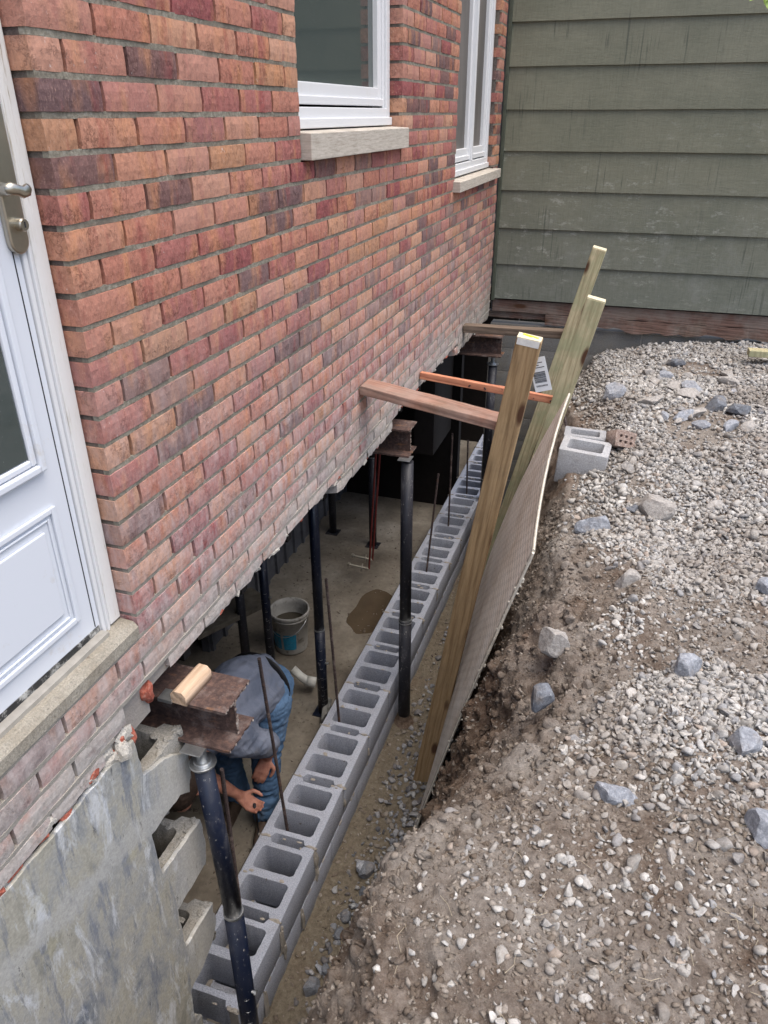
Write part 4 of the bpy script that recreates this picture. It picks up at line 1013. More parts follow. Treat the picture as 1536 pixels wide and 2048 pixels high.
beam(4.45, 2.135, .20, -1.6, 'farthest dark I-beam in the corner by the clapboard wall', Hh=.16)
sb = MB(); pts = [(-.004, 0), (.046, 0), (.046, .03), (.034, .043), (.008, .043), (-.004, .03)]
me = poly_prism('wood_block', [pts],   .135, M_PINE, .0015); me.transform(Matrix(((1, 0, 0, 0), (0, 0, 1, 0), (0, 1, 0, 0), (0, 0, 0, 1))))
o = link('wood_block', me, None, (.004, .15, 2.129), (0, 0, R(-3))); tag(o, 'short pale pine block wedged on top of the nearest steel beam', 'wood block')
mb = MB(); mb.box(-.045, .0, .075, .12, 2.1285, 2.14); o = mb.build('steel_shim', M_ZINC); o.rotation_euler = (0, 0, 0); tag(o, 'small pale metal shim beside the pine block on the nearest beam', 'shim')

# ============================================================ JACK POSTS
def jack(x, y, zb, zt, label, r1=.034, worn=False, split=.45, detail=True, lean=(0, 0), plate=True):
    e = tag(empty('jack_post', (x, y, zb)), label, 'jack post', 'adjustable steel jack posts'); H = zt - zb; mt_ = M_JACK_WORN if worn else M_JACK
    zs = H * split; zt_ = H - (.075 if detail else .022)
    mb = MB(); mb.tube([(0, 0, .004), (0, 0, zs)], r1, 24); lo = mb.build('lower_tube', mt_, e, smooth=False); sm_(lo)
    mb = MB(); mb.tube([(0, 0, zs + .0005), (lean[0], lean[1], zt_)], r1 * .90, 24); up = mb.build('upper_tube', mt_, e); sm_(up)
    mb = MB(); mb.tube([(0, 0, zs - .004), (0, 0, zs + .005)], r1 * 1.03, 24); cl = mb.build('collar', M_ZINC, e)
    if detail:
        mb = MB(); tp = Vector((lean[0], lean[1], zt_))
        mb.tube([tp + Vector((0, 0, -.002)), tp + Vector((0, 0, .006))], r1 * 1.22, 28); mb.tube([tp + Vector((0, 0, .006)), tp + Vector((0, 0, .014))], r1 * .8, 24); mb.build('top_collar', M_ZINC, e, bevel=.0015)
        mb = MB(); n = 22
        for i in range(n):
            z = .014 + i * .0026; mb.tube([tp + Vector((0, 0, z)), tp + Vector((0, 0, z + .0013))], .0165, 16); mb.tube([tp + Vector((0, 0, z + .0013)), tp + Vector((0, 0, z + .0026))], .0145, 16)
        mb.build('screw', M_ZINC, e)
        # adjustment holes with bright rims
        mb = MB()
        cd = Vector((CAM.x - x, CAM.y - y, 0)).normalized()
        for i in range(9):
            z = .10 + i * .075
            if z > zs - .02: break
            c = Vector((cd.x * r1, cd.y * r1, z)); t = Vector((-cd.y, cd.x, 0)); pts = []
            for k_ in range(9): th = R(200 + 140 * k_ / 8); pts.append(c + t * .009 * math.cos(th) + Vector((0, 0, .009 * math.sin(th))) + cd * .0008)
            mb.tube(pts, .0012, 5)
        mb.build('hole_rim', M_ZINC, e)
        mb = MB(); mb.tube([(r1 * .8, -.006, zs * .62), (r1 + .014, -.006, zs * .62)], .006, 10); mb.tube([(r1 + .010, -.006, zs * .62), (r1 + .018, -.006, zs * .62)], .010, 6); mb.build('pin', M_ZINC, e)
    if plate: mb = MB(); mb.box(-.045 + lean[0], .025 + lean[0], -.045 + lean[1], .035 + lean[1], H - .005, H - .0005); mb.build('top_plate', M_ZINC, e, bevel=.001)
    mb = MB(); mb.box(-.06, .06, -.06, .06, 0, .006); mb.build('base_plate', mt_, e)
    return e
def sm_(o):
    me = o.data
    for p in me.polygons: p.use_smooth = len(p.vertices) == 4
j1 = jack(.090, .098, .03, 1.968, 'nearest glossy black jack post standing outside the blocks under the beam by the door', r1=.034, split=.60, lean=(-.030, 0))
j2 = jack(.048, 2.345, .03, 1.965, 'scuffed black jack post outside the blocks under the middle beam', r1=.039, worn=True, split=.44, detail=False)
j3 = jack(-.50, 2.27, .04, 1.965, 'black jack post inside by the white pipe elbow with ring clamps', r1=.034, split=.36)
j4 = jack(-1.02, 2.55, .04, 1.965, 'black jack post in front of the bucket behind the crouching man', r1=.031, split=.55)
jack(-1.18, 2.48, .04, 2.06, 'dark post in shadow just left of the one by the bucket', r1=.032, worn=True, detail=False)
jack(-1.35, 4.62, .04, 2.06, 'distant dark post by the grey panel wall', r1=.035, worn=True, detail=False)
jack(-.90, 4.50, .04, 2.06, 'distant muddy post just behind the thin red pipes', r1=.035, worn=True, detail=False)
jack(.13, 4.45, .03, 1.975, 'farthest black jack post under the corner beam by the block foundation', r1=.038, worn=True, detail=True)
mb = MB(); mb.tube([(.048, 2.345, .86), (.048, 2.345, .866)], .0415, 24); mb.build('ring_clamp', M_ZINC, j2, -Vector((.048, 2.345, .03)))
mb = MB(); mb.tube([(.048, 2.345, .045), (.048, 2.345, .075), (.048, 2.345, .11)], [.075, .052, .041], 16); mb.build('mud_collar', M_SOIL, j2, -Vector((.048, 2.345, .03)))
for z in (.30, .21, .12): 
    mb = MB(); mb.tube([(-.50, 2.27, .04 + z), (-.50, 2.27, .046 + z)], .034, 20); o = mb.build('ring_clamp', M_ZINC, j3, -Vector((-.50, 2.27, .04)))

# ============================================================ REBAR
def rebar_mesh(L, r=.0075):
    mb = MB(); n = 8; rings = []; z = 0; k_ = 0
    while z < L:
        rr_ = r * (1.22 if k_ % 2 else .92)
        rings.append((z, rr_)); z += .0055; k_ += 1
    mb.tube([(0, 0, a) for a, b_ in rings], [b_ for a, b_ in rings], n); return mb.mesh('rebar', M_REBAR)
def rebar(p0, p1, label):
    p0, p1 = Vector(p0), Vector(p1); d = p1 - p0
    o = link('rebar', rebar_mesh(d.length), None, p0, d.to_track_quat('Z', 'Y').to_euler()); tag(o, label, 'rebar', 'rebar dowels standing in the block cells'); return o
def px(u, v, axis, val):
    d = RW @ np.array([u - 768, v - 1024, 1511.5]); C_ = np.array(CAM); return Vector(C_ + d * (val - C_[axis]) / d[axis])
rebar((-.13, .455, .05), px(443, 1537, 1, .43), 'nearest rebar dowel right behind the black jack post')
rebar((-.215, 1.12, .05), px(518, 1316, 1, 1.02), 'tall rebar dowel leaning in front of the man')
rebar((-.235, 1.93, .05), px(652, 1157, 1, 1.86), 'rebar dowel beside the black jack post with ring clamps')
rebar((-.175, 3.60, .05), px(877, 946, 1, 3.75), 'thin rebar dowel halfway along the far block course')
rebar((-.165, 4.42, .05), px(905, 866, 1, 4.46), 'taller rebar dowel in the shade at the far blocks')
rebar((-.15, 5.15, .05), px(936, 880, 1, 5.2), 'farthest rebar dowel, in the dark beyond the clapboard wall')
rebar((.98, 2.62, 1.75), px(1127, 824, 1, 2.95), 'rusty rod poking out of the loose concrete blocks on the gravel')

# ============================================================ TIMBER POSTS AND STRUTS
def timber(p0, p1, w, d, mt, label, yaw=0.0, cat='timber post', endmat=M_ENDG, group=None):
    p0, p1 = Vector(p0), Vector(p1); D = p1 - p0; L = D.length
    e = tag(empty('timber_post', p0), label, cat, group)
    z = D.normalized(); x = Vector((math.cos(yaw), math.sin(yaw), 0)); x = (x - z * x.dot(z)).normalized(); y = z.cross(x)
    e.rotation_euler = Matrix((x, y, z)).transposed().to_euler()
    n = 30; mb = MB()
    for i in range(n + 1):
        t = i / n; bx_ = .003 * nz((t * 3, w, 1), 1, L)
        mb.v += [(-w / 2 + bx_, -d / 2, t * (L - .002)), (w / 2 + bx_, -d / 2, t * (L - .002)), (w / 2 + bx_, d / 2, t * (L - .002)), (-w / 2 + bx_, d / 2, t * (L - .002))]
    for i in range(n):
        A = i * 4; B = A + 4
        for q in range(4): mb.f.append((A + q, A + (q + 1) % 4, B + (q + 1) % 4, B + q))
    mb.f += [(3, 2, 1, 0), tuple(n * 4 + q for q in range(4))]
    mb.build('post_body', mt, e, bevel=.004)
    mb = MB(); mb.box(-w / 2 + .002, w / 2 - .002, -d / 2 + .002, d / 2 - .002, L - .0018, L + .0015); mb.build('sawn_end', endmat, e)
    return e, L
pa, LA = timber((.300, 1.88, .06), (.742, 1.66, 2.862), .100, .06, M_PT, 'brown treated timber post leaning into the trench, yellow mark on its top end')
mb = MB(); mb.v = []; 
for i in range(7): mb.box(-.030 + i * .009, -.020 + i * .009, .008 - .0035 * i % .011, .020 - .002 * i, LA + .0018, LA + .0035)
mb.build('yellow_mark', M_YEL, pa)
mb = MB(); mb.box(-.0445, .0445, -.0312, -.0303, LA - .028, LA - .001); mb.build('white_primer', m_plain('white_primer', (.70, .70, .66), .8, var=.25, scale=50), pa)
# paper tag hanging on the post's right side
tg = empty('tag_card', (.0, 0, 0)); tg.parent = pa; tg.location = (.048, .0, LA - .05); tg.rotation_euler = (R(0), R(-14), R(5))
bpy.data.objects.remove(tg)
mb = MB(); mb.box(-.034, .034, -.0006, .0006, -.145, 0); card = mb.build('barcode_tag', M_PAPER, pa, (.042, .022, LA - .085), (0, R(-26), R(0)))
mb = MB(); x = -.026
while x < .024:
    w = random.choice([.0012, .0022, .0034]); mb.box(-.0008 + 0, .0, 0, 0, 0, 0) if False else None
    mb.box(-.026, .022, -.0012, -.0009, -.060 - (x + .026) * .9 - w, -.060 - (x + .026) * .9); x += w + .0022
for i, L in enumerate((.045, .030, .050)): mb.box(-.026, -.026 + L, -.0012, -.0009, -.020 - i * .010 - .003, -.020 - i * .010)
for i in range(9): mb.box(-.024 + i * .0052, -.021 + i * .0052, -.0012, -.0009, -.124, -.117)
mb.build('barcode_print', M_INK, card)
pb, LB = timber((.33, 2.78, .06), (.932, 2.69, 2.815), .095, .060, M_PTG, 'greenish treated timber post leaning against the dimpled board')
pc, LC = timber((.20, 3.86, .06), (.862, 3.84, 2.89), .088, .088, M_PTG, 'tallest timber post, behind the greenish one')
def strut(p0, p1, w, h, mt, label):
    p0, p1 = Vector(p0), Vector(p1); D = p1 - p0; L = D.length; e = None
    n = 24; mb = MB(); sd = random.random() * 9
    for i in range(n + 1):
        t = i / n; a = .0022 * nz((t * 9, sd, 1), 1) + .0012 * nz((t * 40, sd, 2), 1)
        mb.v += [(t * L, -w / 2 + a, -h / 2), (t * L, w / 2 + a, -h / 2 - a), (t * L, w / 2, h / 2 + a), (t * L, -w / 2 - a, h / 2)]
    for i in range(n):
        A = i * 4; B = A + 4
        for q in range(4): mb.f.append((A + q, A + (q + 1) % 4, B + (q + 1) % 4, B + q))
    mb.f += [(3, 2, 1, 0), tuple(n * 4 + q for q in range(4))]
    o = mb.build('timber_strut', mt, None, bevel=.004); o.location = p0
    x = D.normalized(); y = Vector((0, 1, 0)); y = (y - x * y.dot(x)).normalized(); z = x.cross(y)
    o.rotation_euler = Matrix((x, y, z)).transposed().to_euler(); tag(o, label, 'strut', 'timber struts bracing the posts against the brick wall'); return o
strut((.003, 1.775, 2.552), (.632, 1.775, 2.452), .12, .042, M_OLDW, 'wide pinkish-brown strut from the bricks to the nearest leaning post')
s2 = strut((.003, 2.745, 2.312), (.82, 2.745, 2.238), .03, .042, M_ORW, 'thin orange lath strut between the bricks and the greenish post')
mb = MB()
for i in range(6): mb.tube([(.30 + i * .09 + random.uniform(-.02, .02), -.0152, random.uniform(-.01, .01)), (.30 + i * .09, -.0165, random.uniform(-.01, .01))], .004, 8)
mb.build('nail_head', M_REBAR, s2)
strut((.003, 3.90, 2.308), (.70, 3.90, 2.318), .08, .052, M_GREYW, 'grey-brown strut in the corner nearest the clapboard wall')
mb = MB(); mb.box(0, .6, -.045, .045, 0, .045); o = mb.build('timber_offcut', M_PTG, None, (1.925, 4.40, 2.14), (0, 0, R(3)), bevel=.004); tag(o, 'greenish timber offcut lying on the gravel at the right edge', 'timber')

# retaining board -----------------------------------------------------------
nu, nv = 120, 150; T = .016
bme = MB()
def bpos(u, v):  # u along y (0..1), v up (0..1)
    yn = 1.25 + .012 * nz((v * 6, 0, 0), 1) ; y = yn + (2.50 - yn) * u
    ht = 2.085 + .225 * u; zq = ht * v; x = (.345 + .525 * v - .018 * math.sin(math.pi * v)) * (1 - u) + (.372 - .011 * zq + .0955 * zq * zq) * u
    z = .05 + ht * v + .012 * nz((u * 9, 3, 0), 1) * (v > .97)
    return Vector((x, y, z))
for side in (0, 1):
    for i in range(nu + 1):
        for j in range(nv + 1):
            p = bpos(i / nu, j / nv); e = (i == 0 or j == nv) * .5
            bme.v.append((p.x + T * side, p.y + e * .012 * nz((j * .5, i * .5, side), 1), p.z + e * .01 * nz((j * .6, i * .6, 9), 1)))
g_ = lambda s, i, j: s * (nu + 1) * (nv + 1) + i * (nv + 1) + j
for i in range(nu):
    for j in range(nv): bme.f += [(g_(0, i, j), g_(0, i, j + 1), g_(0, i + 1, j + 1), g_(0, i + 1, j)), (g_(1, i, j), g_(1, i + 1, j), g_(1, i + 1, j + 1), g_(1, i, j + 1))]
o = tag(empty('retaining_board', (.35, 1.3, .05)), 'cream dimpled sheathing board leaning on the soil bank behind the posts', 'board')
me = bme.mesh('board_face', M_WEAVE)
# object coordinates must lie flat on the board for the dimple pattern: use a rotated child
ang = math.atan2(.525, 2.085)
Mb = Matrix.Translation(Vector((.345, 1.25, .05))) @ Matrix.Rotation(ang, 4, 'Y') @ Matrix(((0, 0, 1, 0), (1, 0, 0, 0), (0, 1, 0, 0), (0, 0, 0, 1)))
me.transform(Mb.inverted()); fo = link('board_face', me, o); fo.matrix_parent_inverse = Matrix.Identity(4)
fo.matrix_local = Matrix.Translation(-Vector((.35, 1.3, .05))) @ Mb
eg = MB()
for (ax, num) in (('v', nv), ('u', nu)):
    for k_ in range(num):
        a = bpos(0, k_ / num) if ax == 'v' else bpos(k_ / num, 1); b_ = bpos(0, (k_ + 1) / num) if ax == 'v' else bpos((k_ + 1) / num, 1)
        w = .010 + .004 * nz((k_ * .3, 1, ax == 'v'), 1); m_ = (a + b_) / 2 + Vector((T / 2, 0, 0))
        off = Vector((0, -.004, 0)) if ax == 'v' else Vector((0, 0, .004))
        eg.tube([a + Vector((T / 2, 0, 0)) + off, b_ + Vector((T / 2, 0, 0)) + off * 1.01], (w, .006 + .002 * nz((k_, 0, 0), 1)), 6)
for i in range(60): p = bpos(0, random.random()); add_lump(eg, (p.x + T / 2 + random.uniform(-.008, .012), p.y - .006, p.z), (.006, .004, random.uniform(.004, .012)), 1)
tag(eg.build('torn_edge', M_RAW, o, -Vector((.35, 1.3, .05))), kind='stuff')

# loose concrete blocks and the broken brick on the gravel --------------------
bz = 1.965
gb = cmu_mesh(.194, .397, .194, 4.4, m_cmu('loose_concrete_block', (.36, .365, .38), .2), 'loose_concrete_block')
me2 = poly_prism('concrete_block', [rrect(0, .25, 0, .19, .006), rrect(.032, .218, .032, .158, .014, 3, .002)[::-1]], .194, gb.materials[0], .002)
o = link('concrete_block', me2, None, (.845, 2.44, 1.99), (R(2), R(3), R(-3))); tag(o, 'loose grey concrete block on the gravel, the nearer of two behind the board', 'concrete block')
me3 = poly_prism('concrete_block', [rrect(0, .22, 0, .15, .006), rrect(.03, .19, .03, .12, .014, 3, .002)[::-1]], .19, gb.materials[0], .002)
o = link('concrete_block', me3, None, (.85, 2.645, 1.99), (R(-2), R(2), R(2))); tag(o, 'farther loose concrete block with a rusty rod standing in its cell', 'concrete block')
holes = [rrect(.022 + c_ * .033, .042 + c_ * .033, .018 + r_ * .03, .036 + r_ * .03, .003, 1)[::-1] for c_ in range(3) for r_ in range(2)]
me4 = poly_prism('hollow_brick', [[(0, 0), (.13, .004), (.12, .04), (.128, .085), (.05, .09), (0, .082)]] + holes, .09, m_rock('dusty_brick', (.26, .19, .16), (.48, .42, .38)), .002)
o = link('hollow_brick', me4, None, (1.10, 2.60, 2.07), (R(62), R(18), R(30))); tag(o, 'broken cored brick tipped on the gravel right of the loose blocks', 'brick')

# ============================================================ THINGS IN THE BASEMENT
# bucket
bk = tag(empty('bucket', (-1.0, 2.86, .041)), 'muddy white bucket with blue label on the basement floor', 'bucket')
mb = MB(); prof = [(0, .004), (.118, .004), (.122, .02), (.142, .30), (.146, .302), (.146, .312), (.142, .315), (.146, .318), (.150, .335), (.150, .350), (.146, .352), (.138, .350), (.138, .30), (.114, .012), (0, .012)]
n = 36
for (r_, z) in prof:
    for q in range(n): th = 2 * math.pi * q / n; mb.v.append((r_ * math.cos(th), r_ * math.sin(th), z))
for i in range(len(prof) - 1):
    for q in range(n): A = i * n; mb.f.append((A + q, A + (q + 1) % n, A + n + (q + 1) % n, A + n + q))
sm_(mb.build('pail', m_plain('muddy_white_plastic', (.42, .41, .38), .6, var=.3, scale=25, dirt=(.13, .115, .09), dirtamt=.85), bk))
for (a0, a1) in ((225, 262), (270, 312)):
    mb = MB()
    for i in range(9):
        th = R(a0 + (a1 - a0) * i / 8)
        for (r_, z) in ((.1275, .06), (.1372, .20)): mb.v.append((r_ * math.cos(th), r_ * math.sin(th), z))
    for i in range(8): mb.f.append((2 * i, 2 * i + 2, 2 * i + 3, 2 * i + 1))
    mb.build('blue_label', m_plain('blue_label_print', (.02, .22, .36), .5, var=.5, scale=40, dirt=(.3, .3, .27), dirtamt=.7), bk)
mb = MB(); mb.tube([(.15 * math.cos(R(t)), .15 * math.sin(R(t)), .30 - .11 * math.sin(R((t - 190) / 160 * 180))) for t in range(190, 351, 10)], .0025, 6); mb.build('bail_handle', M_ZINC, bk)
mb = MB(); mb.tube([(0, 0, .22), (0, 0, .226)], .13, 30); mb.build('mud_fill', m_plain('wet_mud', (.07, .06, .045), .6), bk)
# pvc elbow
mb = MB(); pts = [px(585, 1338, 2, .20), px(600, 1352, 2, .16), px(615, 1362, 2, .13), px(632, 1365, 2, .12)]
mb.tube(pts, [.031, .030, .031, .034], 18, True); mb.tube([pts[2] - (pts[3] - pts[2]) * .1, pts[3]], .036, 18)
pe = mb.build('drain_pipe', M_PVC); sm_(pe); tag(pe, 'muddy white plastic pipe elbow on the slab against the black jack post', 'pipe')
mb = MB(); d_ = (pts[0] - pts[1]).normalized(); mb.tube([pts[0] + d_ * .0005, pts[0] + d_ * .002], .026, 16); mb.build('pipe_mouth', M_INK, pe)
mb = MB(); mb.tube([px(662, 1422, 2, .1), px(650, 1440, 2, .08), px(655, 1400, 2, .1)], .03, 12); o = mb.build('drain_fitting', m_plain('dirty_fitting', (.22, .22, .21), .6, var=.5)); sm_(o); tag(o, 'dirty grey pipe fitting tucked between the jack post and the new blocks', 'pipe')
# red pipes with valves
rp = tag(empty('water_pipes', (-.80, 4.06, .2)), 'pair of thin red water pipes with shut-off valves at their lower ends', 'pipes')
A0 = px(738, 1138, 2, .22); A1 = px(747, 1128, 2, .22) + Vector((.05, .12, 0)) * .4
for (b_, tpx) in ((A0, (752, 905)), (px(745, 1120, 2, .24), (760, 905))):
    top = px(tpx[0], tpx[1], 1, b_.y + .05); mb = MB(); mb.tube([b_, top], .0085, 8); mb.build('pipe', M_COPPER, rp, -Vector((-.80, 4.06, .2)))
    mb = MB(); e_ = b_ + Vector((-.16, -.03, .03)); mb.tube([b_, e_], .011, 8); 
    mb.tube([b_.lerp(e_, .35), b_.lerp(e_, .40)], .035, 14); mb.tube([e_, e_ + Vector((-.02, 0, .004))], .018, 8); mb.build('valve', m_plain('valve_metal', (.35, .33, .28), .4, .6), rp, -Vector((-.80, 4.06, .2)))
# pale plank / muddy shelf left of bucket
mb = MB(); a = px(430, 1235, 2, .62); o = MB(); o.box(-.30, .30, -.12, .12, -.02, .02); ob_ = o.build('muddy_plank', m_plain('muddy_plank', (.13, .115, .09), .9, var=.6, scale=18, bump=.6), None, px(452, 1225, 2, .55), (0, 0, R(62)), bevel=.004); tag(ob_, 'mud-covered plank resting in the shadow under the brick edge behind the man', 'plank')

# ============================================================ PERSON
def capsule_union(chains, name, mt, voxel=.008, smooth_it=4, parent=None, loc=(0, 0, 0)):
    mb = MB()
    for ch in chains:
        pts = [Vector(p[:3]) for p in ch]; rad = [p[3] for p in ch]
        P_, R_ = [], []
        for i in range(len(pts) - 1):
            for k_ in range(5):
                t = k_ / 5; P_.append(pts[i].lerp(pts[i + 1], t)); ra, rb = rad[i], rad[i + 1]; tt = t * t * (3 - 2 * t)
                la = ra if isinstance(ra, tuple) else (ra, ra); lb = rb if isinstance(rb, tuple) else (rb, rb); R_.append((la[0] * (1 - tt) + lb[0] * tt, la[1] * (1 - tt) + lb[1] * tt))
        P_.append(pts[-1]); r_ = rad[-1]; R_.append(r_ if isinstance(r_, tuple) else (r_, r_))
        # rounded ends
        d0 = (P_[0] - P_[1]).normalized(); d1 = (P_[-1] - P_[-2]).normalized(); r0 = min(R_[0]); r1_ = min(R_[-1])
        pre = [(P_[0] + d0 * r0 * math.sin(a), (R_[0][0] * math.cos(a), R_[0][1] * math.cos(a))) for a in (1.4, 1.0, .5)]
        post = [(P_[-1] + d1 * r1_ * math.sin(a), (R_[-1][0] * math.cos(a), R_[-1][1] * math.cos(a))) for a in (.5, 1.0, 1.4)]
        P2 = [a for a, b_ in pre] + P_ + [a for a, b_ in post]; R2 = [b_ for a, b_ in pre] + R_ + [b_ for a, b_ in post]
        mb.tube(P2, R2, 16)
    tmp = link('tmp', mb.mesh('tmp', mt)); rm = tmp.modifiers.new('r', 'REMESH'); rm.mode = 'VOXEL'; rm.voxel_size = voxel; rm.use_smooth_shade = True
    s_ = tmp.modifiers.new('s', 'SMOOTH'); s_.factor = .5; s_.iterations = smooth_it
    me = evalmesh(tmp, name); bpy.data.objects.remove(tmp); me.materials.clear(); me.materials.append(mt); smooth_mesh(me)
    return link(name, me, parent, loc)
def m_skin():
    mt, nt, b = mat('skin', (.42, .19, .13), .55, 0, .4); k = N(nt, b); p = k.pos(); n = k.noise(p, 22, 4, .6)
    k.col(k.ramp(n, [(.3, (.30, .125, .09)), (.6, (.48, .23, .165))])); b.inputs['Subsurface Weight'].default_value = .08; b.inputs['Subsurface Radius'].default_value = (.02, .008, .005); k.bump(k.noise(p, 180, 3, .6), .2, .002); return mt
def m_cloth(name, a, c2, sc=7, fine=400, bump=.5):
    mt, nt, b = mat(name, a, .9, 0, .1); k = N(nt, b); p = k.pos(); n = k.noise(k.pos((1, 1, .7)), sc, 4, .6, .6); n2 = k.noise(p, fine, 2, .6)
    c = k.ramp(n, [(.35, a), (.65, c2)]); c = k.mix(.3, c, k.ramp(n2, [(.3, (.7, .7, .7)), (.7, (1.25, 1.25, 1.25))]), 'MULTIPLY'); c = k.mix(k.math('MULTIPLY', k.g(k.noise(p, 6, 4, .6), .56, .68), .35), c, (.16, .145, .125))
    k.col(c); k.bump(n, bump, .03, k.bump(n2, .15, .001)); return mt
M_SKIN = m_skin(); M_SHIRT = m_cloth('blue_grey_shirt', (.13, .155, .215), (.20, .225, .29)); M_JEANS = m_cloth('denim', (.065, .125, .225), (.11, .19, .315), 5, 500, .6)
M_HAIR = m_plain('dark_brown_hair', (.035, .022, .016), .7, var=.5, scale=120, bump=.8); M_BOOT = m_plain('brown_work_boot', (.085, .06, .045), .8, var=.5, scale=25, bump=.3, dirt=(.2, .18, .15)); M_BELT = m_plain('black_leather_belt', (.012, .012, .013), .5)
per = tag(empty('person', (-.55, 1.35, .04)), 'man in blue-grey t-shirt and jeans bent over with one hand on his knee', 'person')
PL = Vector((-.55, 1.35, .04))
hipL, hipR = Vector((-.475, 1.50, .80)), Vector((-.67, 1.60, .80)); kneL, kneR = Vector((-.475, 1.40, .47)), Vector((-.72, 1.38, .46)); ankL, ankR = Vector((-.47, 1.33, .13)), Vector((-.69, 1.40, .13))
toeL, toeR = Vector((-.43, 1.14, .075)), Vector((-.66, 1.20, .075))
shL, shR = Vector((-.47, 1.10, .90)), Vector((-.76, 1.16, .88)); pel = (hipL + hipR) / 2 + Vector((0, -.0, .06)); chest = (shL + shR) / 2 + Vector((0, .08, .02)); nek = (shL + shR) / 2 + Vector((.0, -.03, -.02)); head = Vector((-.655, .93, .76))
elL = Vector((-.375, 1.30, .70)); wrL = Vector((-.435, 1.345, .545)); elR = Vector((-.69, 1.08, .60)); wrR = Vector((-.53, 1.17, .405))
def hand(wr, fdir, palmn, curl, thumb_side, s=1.0):
    """returns chains: palm and five unequal bent fingers"""
    f_ = fdir.normalized(); nrm = (palmn - f_ * palmn.dot(f_)).normalized(); sd = f_.cross(nrm) * thumb_side; ch = []
    pc_ = wr + f_ * .045 * s
    for k_ in (-.03, -.01, .01, .03): ch.append([(*(wr + sd * k_ * .5 * s), .015 * s), (*(wr + f_ * .085 * s + sd * k_ * s), .0125 * s)])
    for i, (o_, L) in enumerate(((.031, .072), (.011, .082), (-.010, .077), (-.030, .060))):
        p = wr + f_ * .085 * s + sd * o_ * s; d = f_.copy(); c = [(*(p), .0105 * s)]
        for seg, fr in ((0, .45), (1, .32), (2, .25)):
            a = curl[seg]; d = (d * math.cos(a) + nrm * math.sin(a)).normalized(); nn = (nrm - d * nrm.dot(d)); nrm2 = nn.normalized() if nn.length > .1 else nrm
            p = p + d * L * fr * s; c.append((*p, (.0092 - .0008 * seg) * s))
        ch.append(c)
    t0 = wr + f_ * .03 * s + sd * .028 * s; t1 = t0 + (f_ * .5 + sd * .75 + nrm * .25).normalized() * .040 * s; t2 = t1 + (f_ * .9 + sd * .15 + nrm * .45).normalized() * .030 * s; t3 = t2 + (f_ * .95 - sd * .1 + nrm * .4).normalized() * .024 * s
    ch.append([(*t0, .0135 * s), (*t1, .012 * s), (*t2, .0105 * s), (*t3, .009 * s)]); return ch
ch = [[(*pel, .13), (*((pel + chest) / 2 + Vector((0, 0, .03))), .125), (*chest, .13), (*nek, .075), (*head, .06)],
      [(*hipL, .085), (*kneL, .055), (*ankL, .042)], [(*hipR, .085), (*kneR, .055), (*ankR, .042)],
      [(*shL, .058), (*elL, .040), (*(elL.lerp(wrL, .35)), .042), (*wrL, .027)], [(*shR, .058), (*elR, .040), (*(elR.lerp(wrR, .35)), .042), (*wrR, .026)],
      [(*(head + Vector((.0, .03, .02))), (.078, .074)), (*(head + Vector((0, -.04, -.04))), (.078, .078)), (*(head + Vector((0, -.07, -.11))), (.052, .052))],
      [(*(head + Vector((.078, -.03, -.03))), .018), (*(head + Vector((.080, -.045, -.05))), .014)], [(*(head + Vector((-.078, -.03, -.03))), .018), (*(head + Vector((-.080, -.045, -.05))), .014)],
      [(*(head + Vector((0, -.115, -.055))), .014), (*(head + Vector((0, -.128, -.075))), .015)]]
fL = (Vector((-.455, 1.27, .455)) - wrL); ch += hand(wrL, fL, Vector((-.3, .9, .0)), (.25, .45, .4), 1, 1.0)
fR = (Vector((-.44, 1.19, .31)) - wrR); ch += hand(wrR, fR, Vector((.55, -.3, .5)), (.75, .85, .6), -1, 1.0)
capsule_union(ch, 'body', M_SKIN, .0052, 3, per, -PL)
mid = (pel + chest) / 2 + Vector((0, 0, .045))
sh_ch = [[(*(pel + Vector((.0, -.01, .0))), (.168, .15)), (*mid, (.172, .155)), (*chest, (.178, .15)), (*nek, (.10, .09))],
         [(*(chest + (shL - chest) * .4), .10), (*shL, .088), (*(shL.lerp(elL, .45)), .078), (*(shL.lerp(elL, .80)), .072)], [(*(chest + (shR - chest) * .4), .10), (*shR, .085), (*(shR.lerp(elR, .45)), .072), (*(shR.lerp(elR, .72)), .066)],
         [(*(pel + Vector((.08, -.04, .0))), .10), (*(chest + Vector((.09, .03, -.02))), .10)], [(*(pel + Vector((-.09, .02, .0))), .10), (*(chest + Vector((-.1, .03, -.02))), .10)]]
def wrinkle(o, amp, s, ani=(1, 1, 1)):
    me = o.data
    for v in me.vertices:
        c = o.matrix_basis.translation + v.co; c = Vector((c.x * ani[0], c.y * ani[1], c.z * ani[2])); v.co += v.normal * amp * (1 - abs(nz(c, s, 2.2)) * 2.4)
shirt = capsule_union(sh_ch, 'shirt', M_SHIRT, .009, 5, per, -PL); wrinkle(shirt, .010, 8, (1, .5, 1)); wrinkle(shirt, .005, 19, (1, .8, 1.4))
jb = pel + Vector((.012, .035, -.035))
je_ch = [[(*jb.lerp(hipL, .6), .125), (*hipL, .118), (*(hipL.lerp(kneL, .5)), .095), (*kneL, .076), (*(kneL.lerp(ankL, .6)), .066), (*(ankL + Vector((0, .0, .0))), .070)],
         [(*jb.lerp(hipR, .6), .125), (*hipR, .118), (*(hipR.lerp(kneR, .5)), .095), (*kneR, .076), (*(kneR.lerp(ankR, .6)), .066), (*(ankR + Vector((0, .0, .0))), .070)],
         [(*(jb + Vector((.06, -.01, .0))), .125), (*(jb + Vector((-.06, .04, .0))), .125)]]
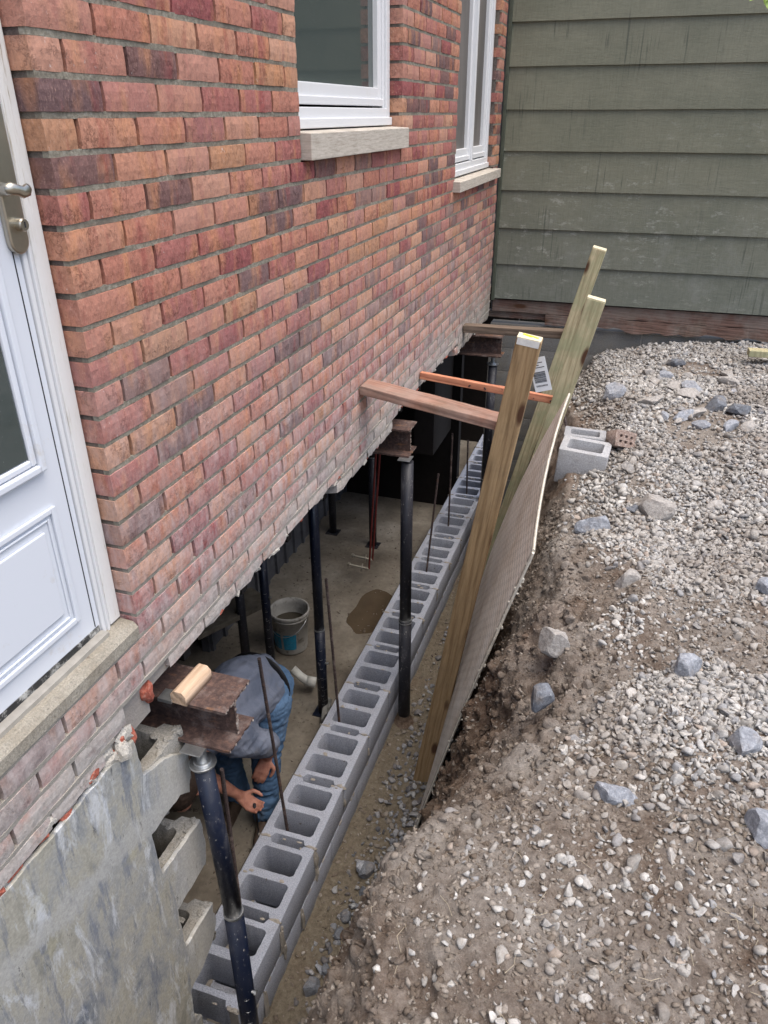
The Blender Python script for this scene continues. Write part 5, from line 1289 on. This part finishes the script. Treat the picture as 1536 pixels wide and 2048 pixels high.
jeans = capsule_union(je_ch, 'jeans', M_JEANS, .008, 3, per, -PL); wrinkle(jeans, .009, 11, (1, 1, 2.6)); wrinkle(jeans, .004, 30, (1, 1, 1.5))
# belt round the waist: ring across the torso axis
ax = (chest - pel).normalized(); side = (hipL - hipR); side = (side - ax * side.dot(ax)).normalized(); upv = ax.cross(side); bc = pel + ax * .0 + Vector((.0, .02, -.015)); mb = MB()
ringp = [bc + side * .185 * math.cos(t) + upv * .165 * math.sin(t) for t in np.linspace(0, 2 * math.pi, 41)]; mb.tube(ringp, (.008, .019), 8, False)
mb.build('belt', M_BELT, per, -PL, smooth=True)
bo = [[(*(ankL + Vector((0, .015, -.035))), .052), (*(ankL + Vector((0, .03, -.06))), .048), ], [(*(ankL + Vector((0, .02, -.055))), (.045, .042)), (*(ankL.lerp(toeL, .55) + Vector((0, 0, -.02))), (.048, .04)), (*toeL, (.046, .030))]]
capsule_union(bo, 'boot', M_BOOT, .006, 2, per, -PL)
bo = [[(*(ankR + Vector((0, .015, -.035))), .052), (*(ankR + Vector((0, .03, -.06))), .048), ], [(*(ankR + Vector((0, .02, -.055))), (.045, .042)), (*(ankR.lerp(toeR, .55) + Vector((0, 0, -.02))), (.048, .04)), (*toeR, (.046, .030))]]
capsule_union(bo, 'boot', M_BOOT, .006, 2, per, -PL)
hair = capsule_union([[(*(head + Vector((0, .03, .03))), (.088, .086)), (*(head + Vector((0, -.05, -.01))), (.090, .090)), (*(head + Vector((0, -.085, -.035))), (.082, .082))], [(*(head + Vector((0, .05, -.02))), .07), (*(head + Vector((0, .06, .02))), .07)]], 'hair', M_HAIR, .007, 2, per, -PL); wrinkle(hair, .006, 40)
mb = MB(); tp = wrR + fR.normalized() * .10 + Vector((.018, -.012, .03)); mb.tube([tp, tp + Vector((.01, -.01, -.05)), tp + Vector((.012, -.012, -.12))], [.009, .008, .006], 10)
o = mb.build('hand_tool', M_INK); sm_(o); tag(o, 'small black tool with cord held in the man\'s right hand', 'tool')
mb = MB(); c0 = tp + Vector((.012, -.012, -.12)); mb.tube([c0, px(517, 1660, 2, .14), px(511, 1700, 2, .06), px(516, 1735, 2, .045)], .004, 6); o = mb.build('power_cord', M_INK); tag(o, 'thin black cord trailing from the tool down to the floor', 'cord')

# maple leaves hanging into the top right corner ------------------------------
lf = tag(empty('maple_twig', tuple(px(1525, 2, 1, 1.2))), 'sunlit green maple leaf tips hanging in at the top right corner', 'leaves')
Ml = m_plain('maple_leaf', (.30, .42, .10), .5, var=.5, scale=30)
lp = []
for i in range(5):
    a = R(90 + 72 * i); lp += [(.045 * math.cos(a), .045 * math.sin(a)), (.028 * math.cos(a + .22), .028 * math.sin(a + .22)), (.013 * math.cos(a + .62), .013 * math.sin(a + .62)), (.028 * math.cos(a + 1.02), .028 * math.sin(a + 1.02))]
lme = poly_prism('leaf', [lp], .0008, Ml)
for (dx, dz, r1_, r2_) in ((0, .022, 70, 10), (.03, .02, 100, 50), (.01, .05, 60, -30), (.045, -.012, 80, 120)): link('leaf', lme, lf, (dx, 0, dz), (R(r1_), R(20), R(r2_)))
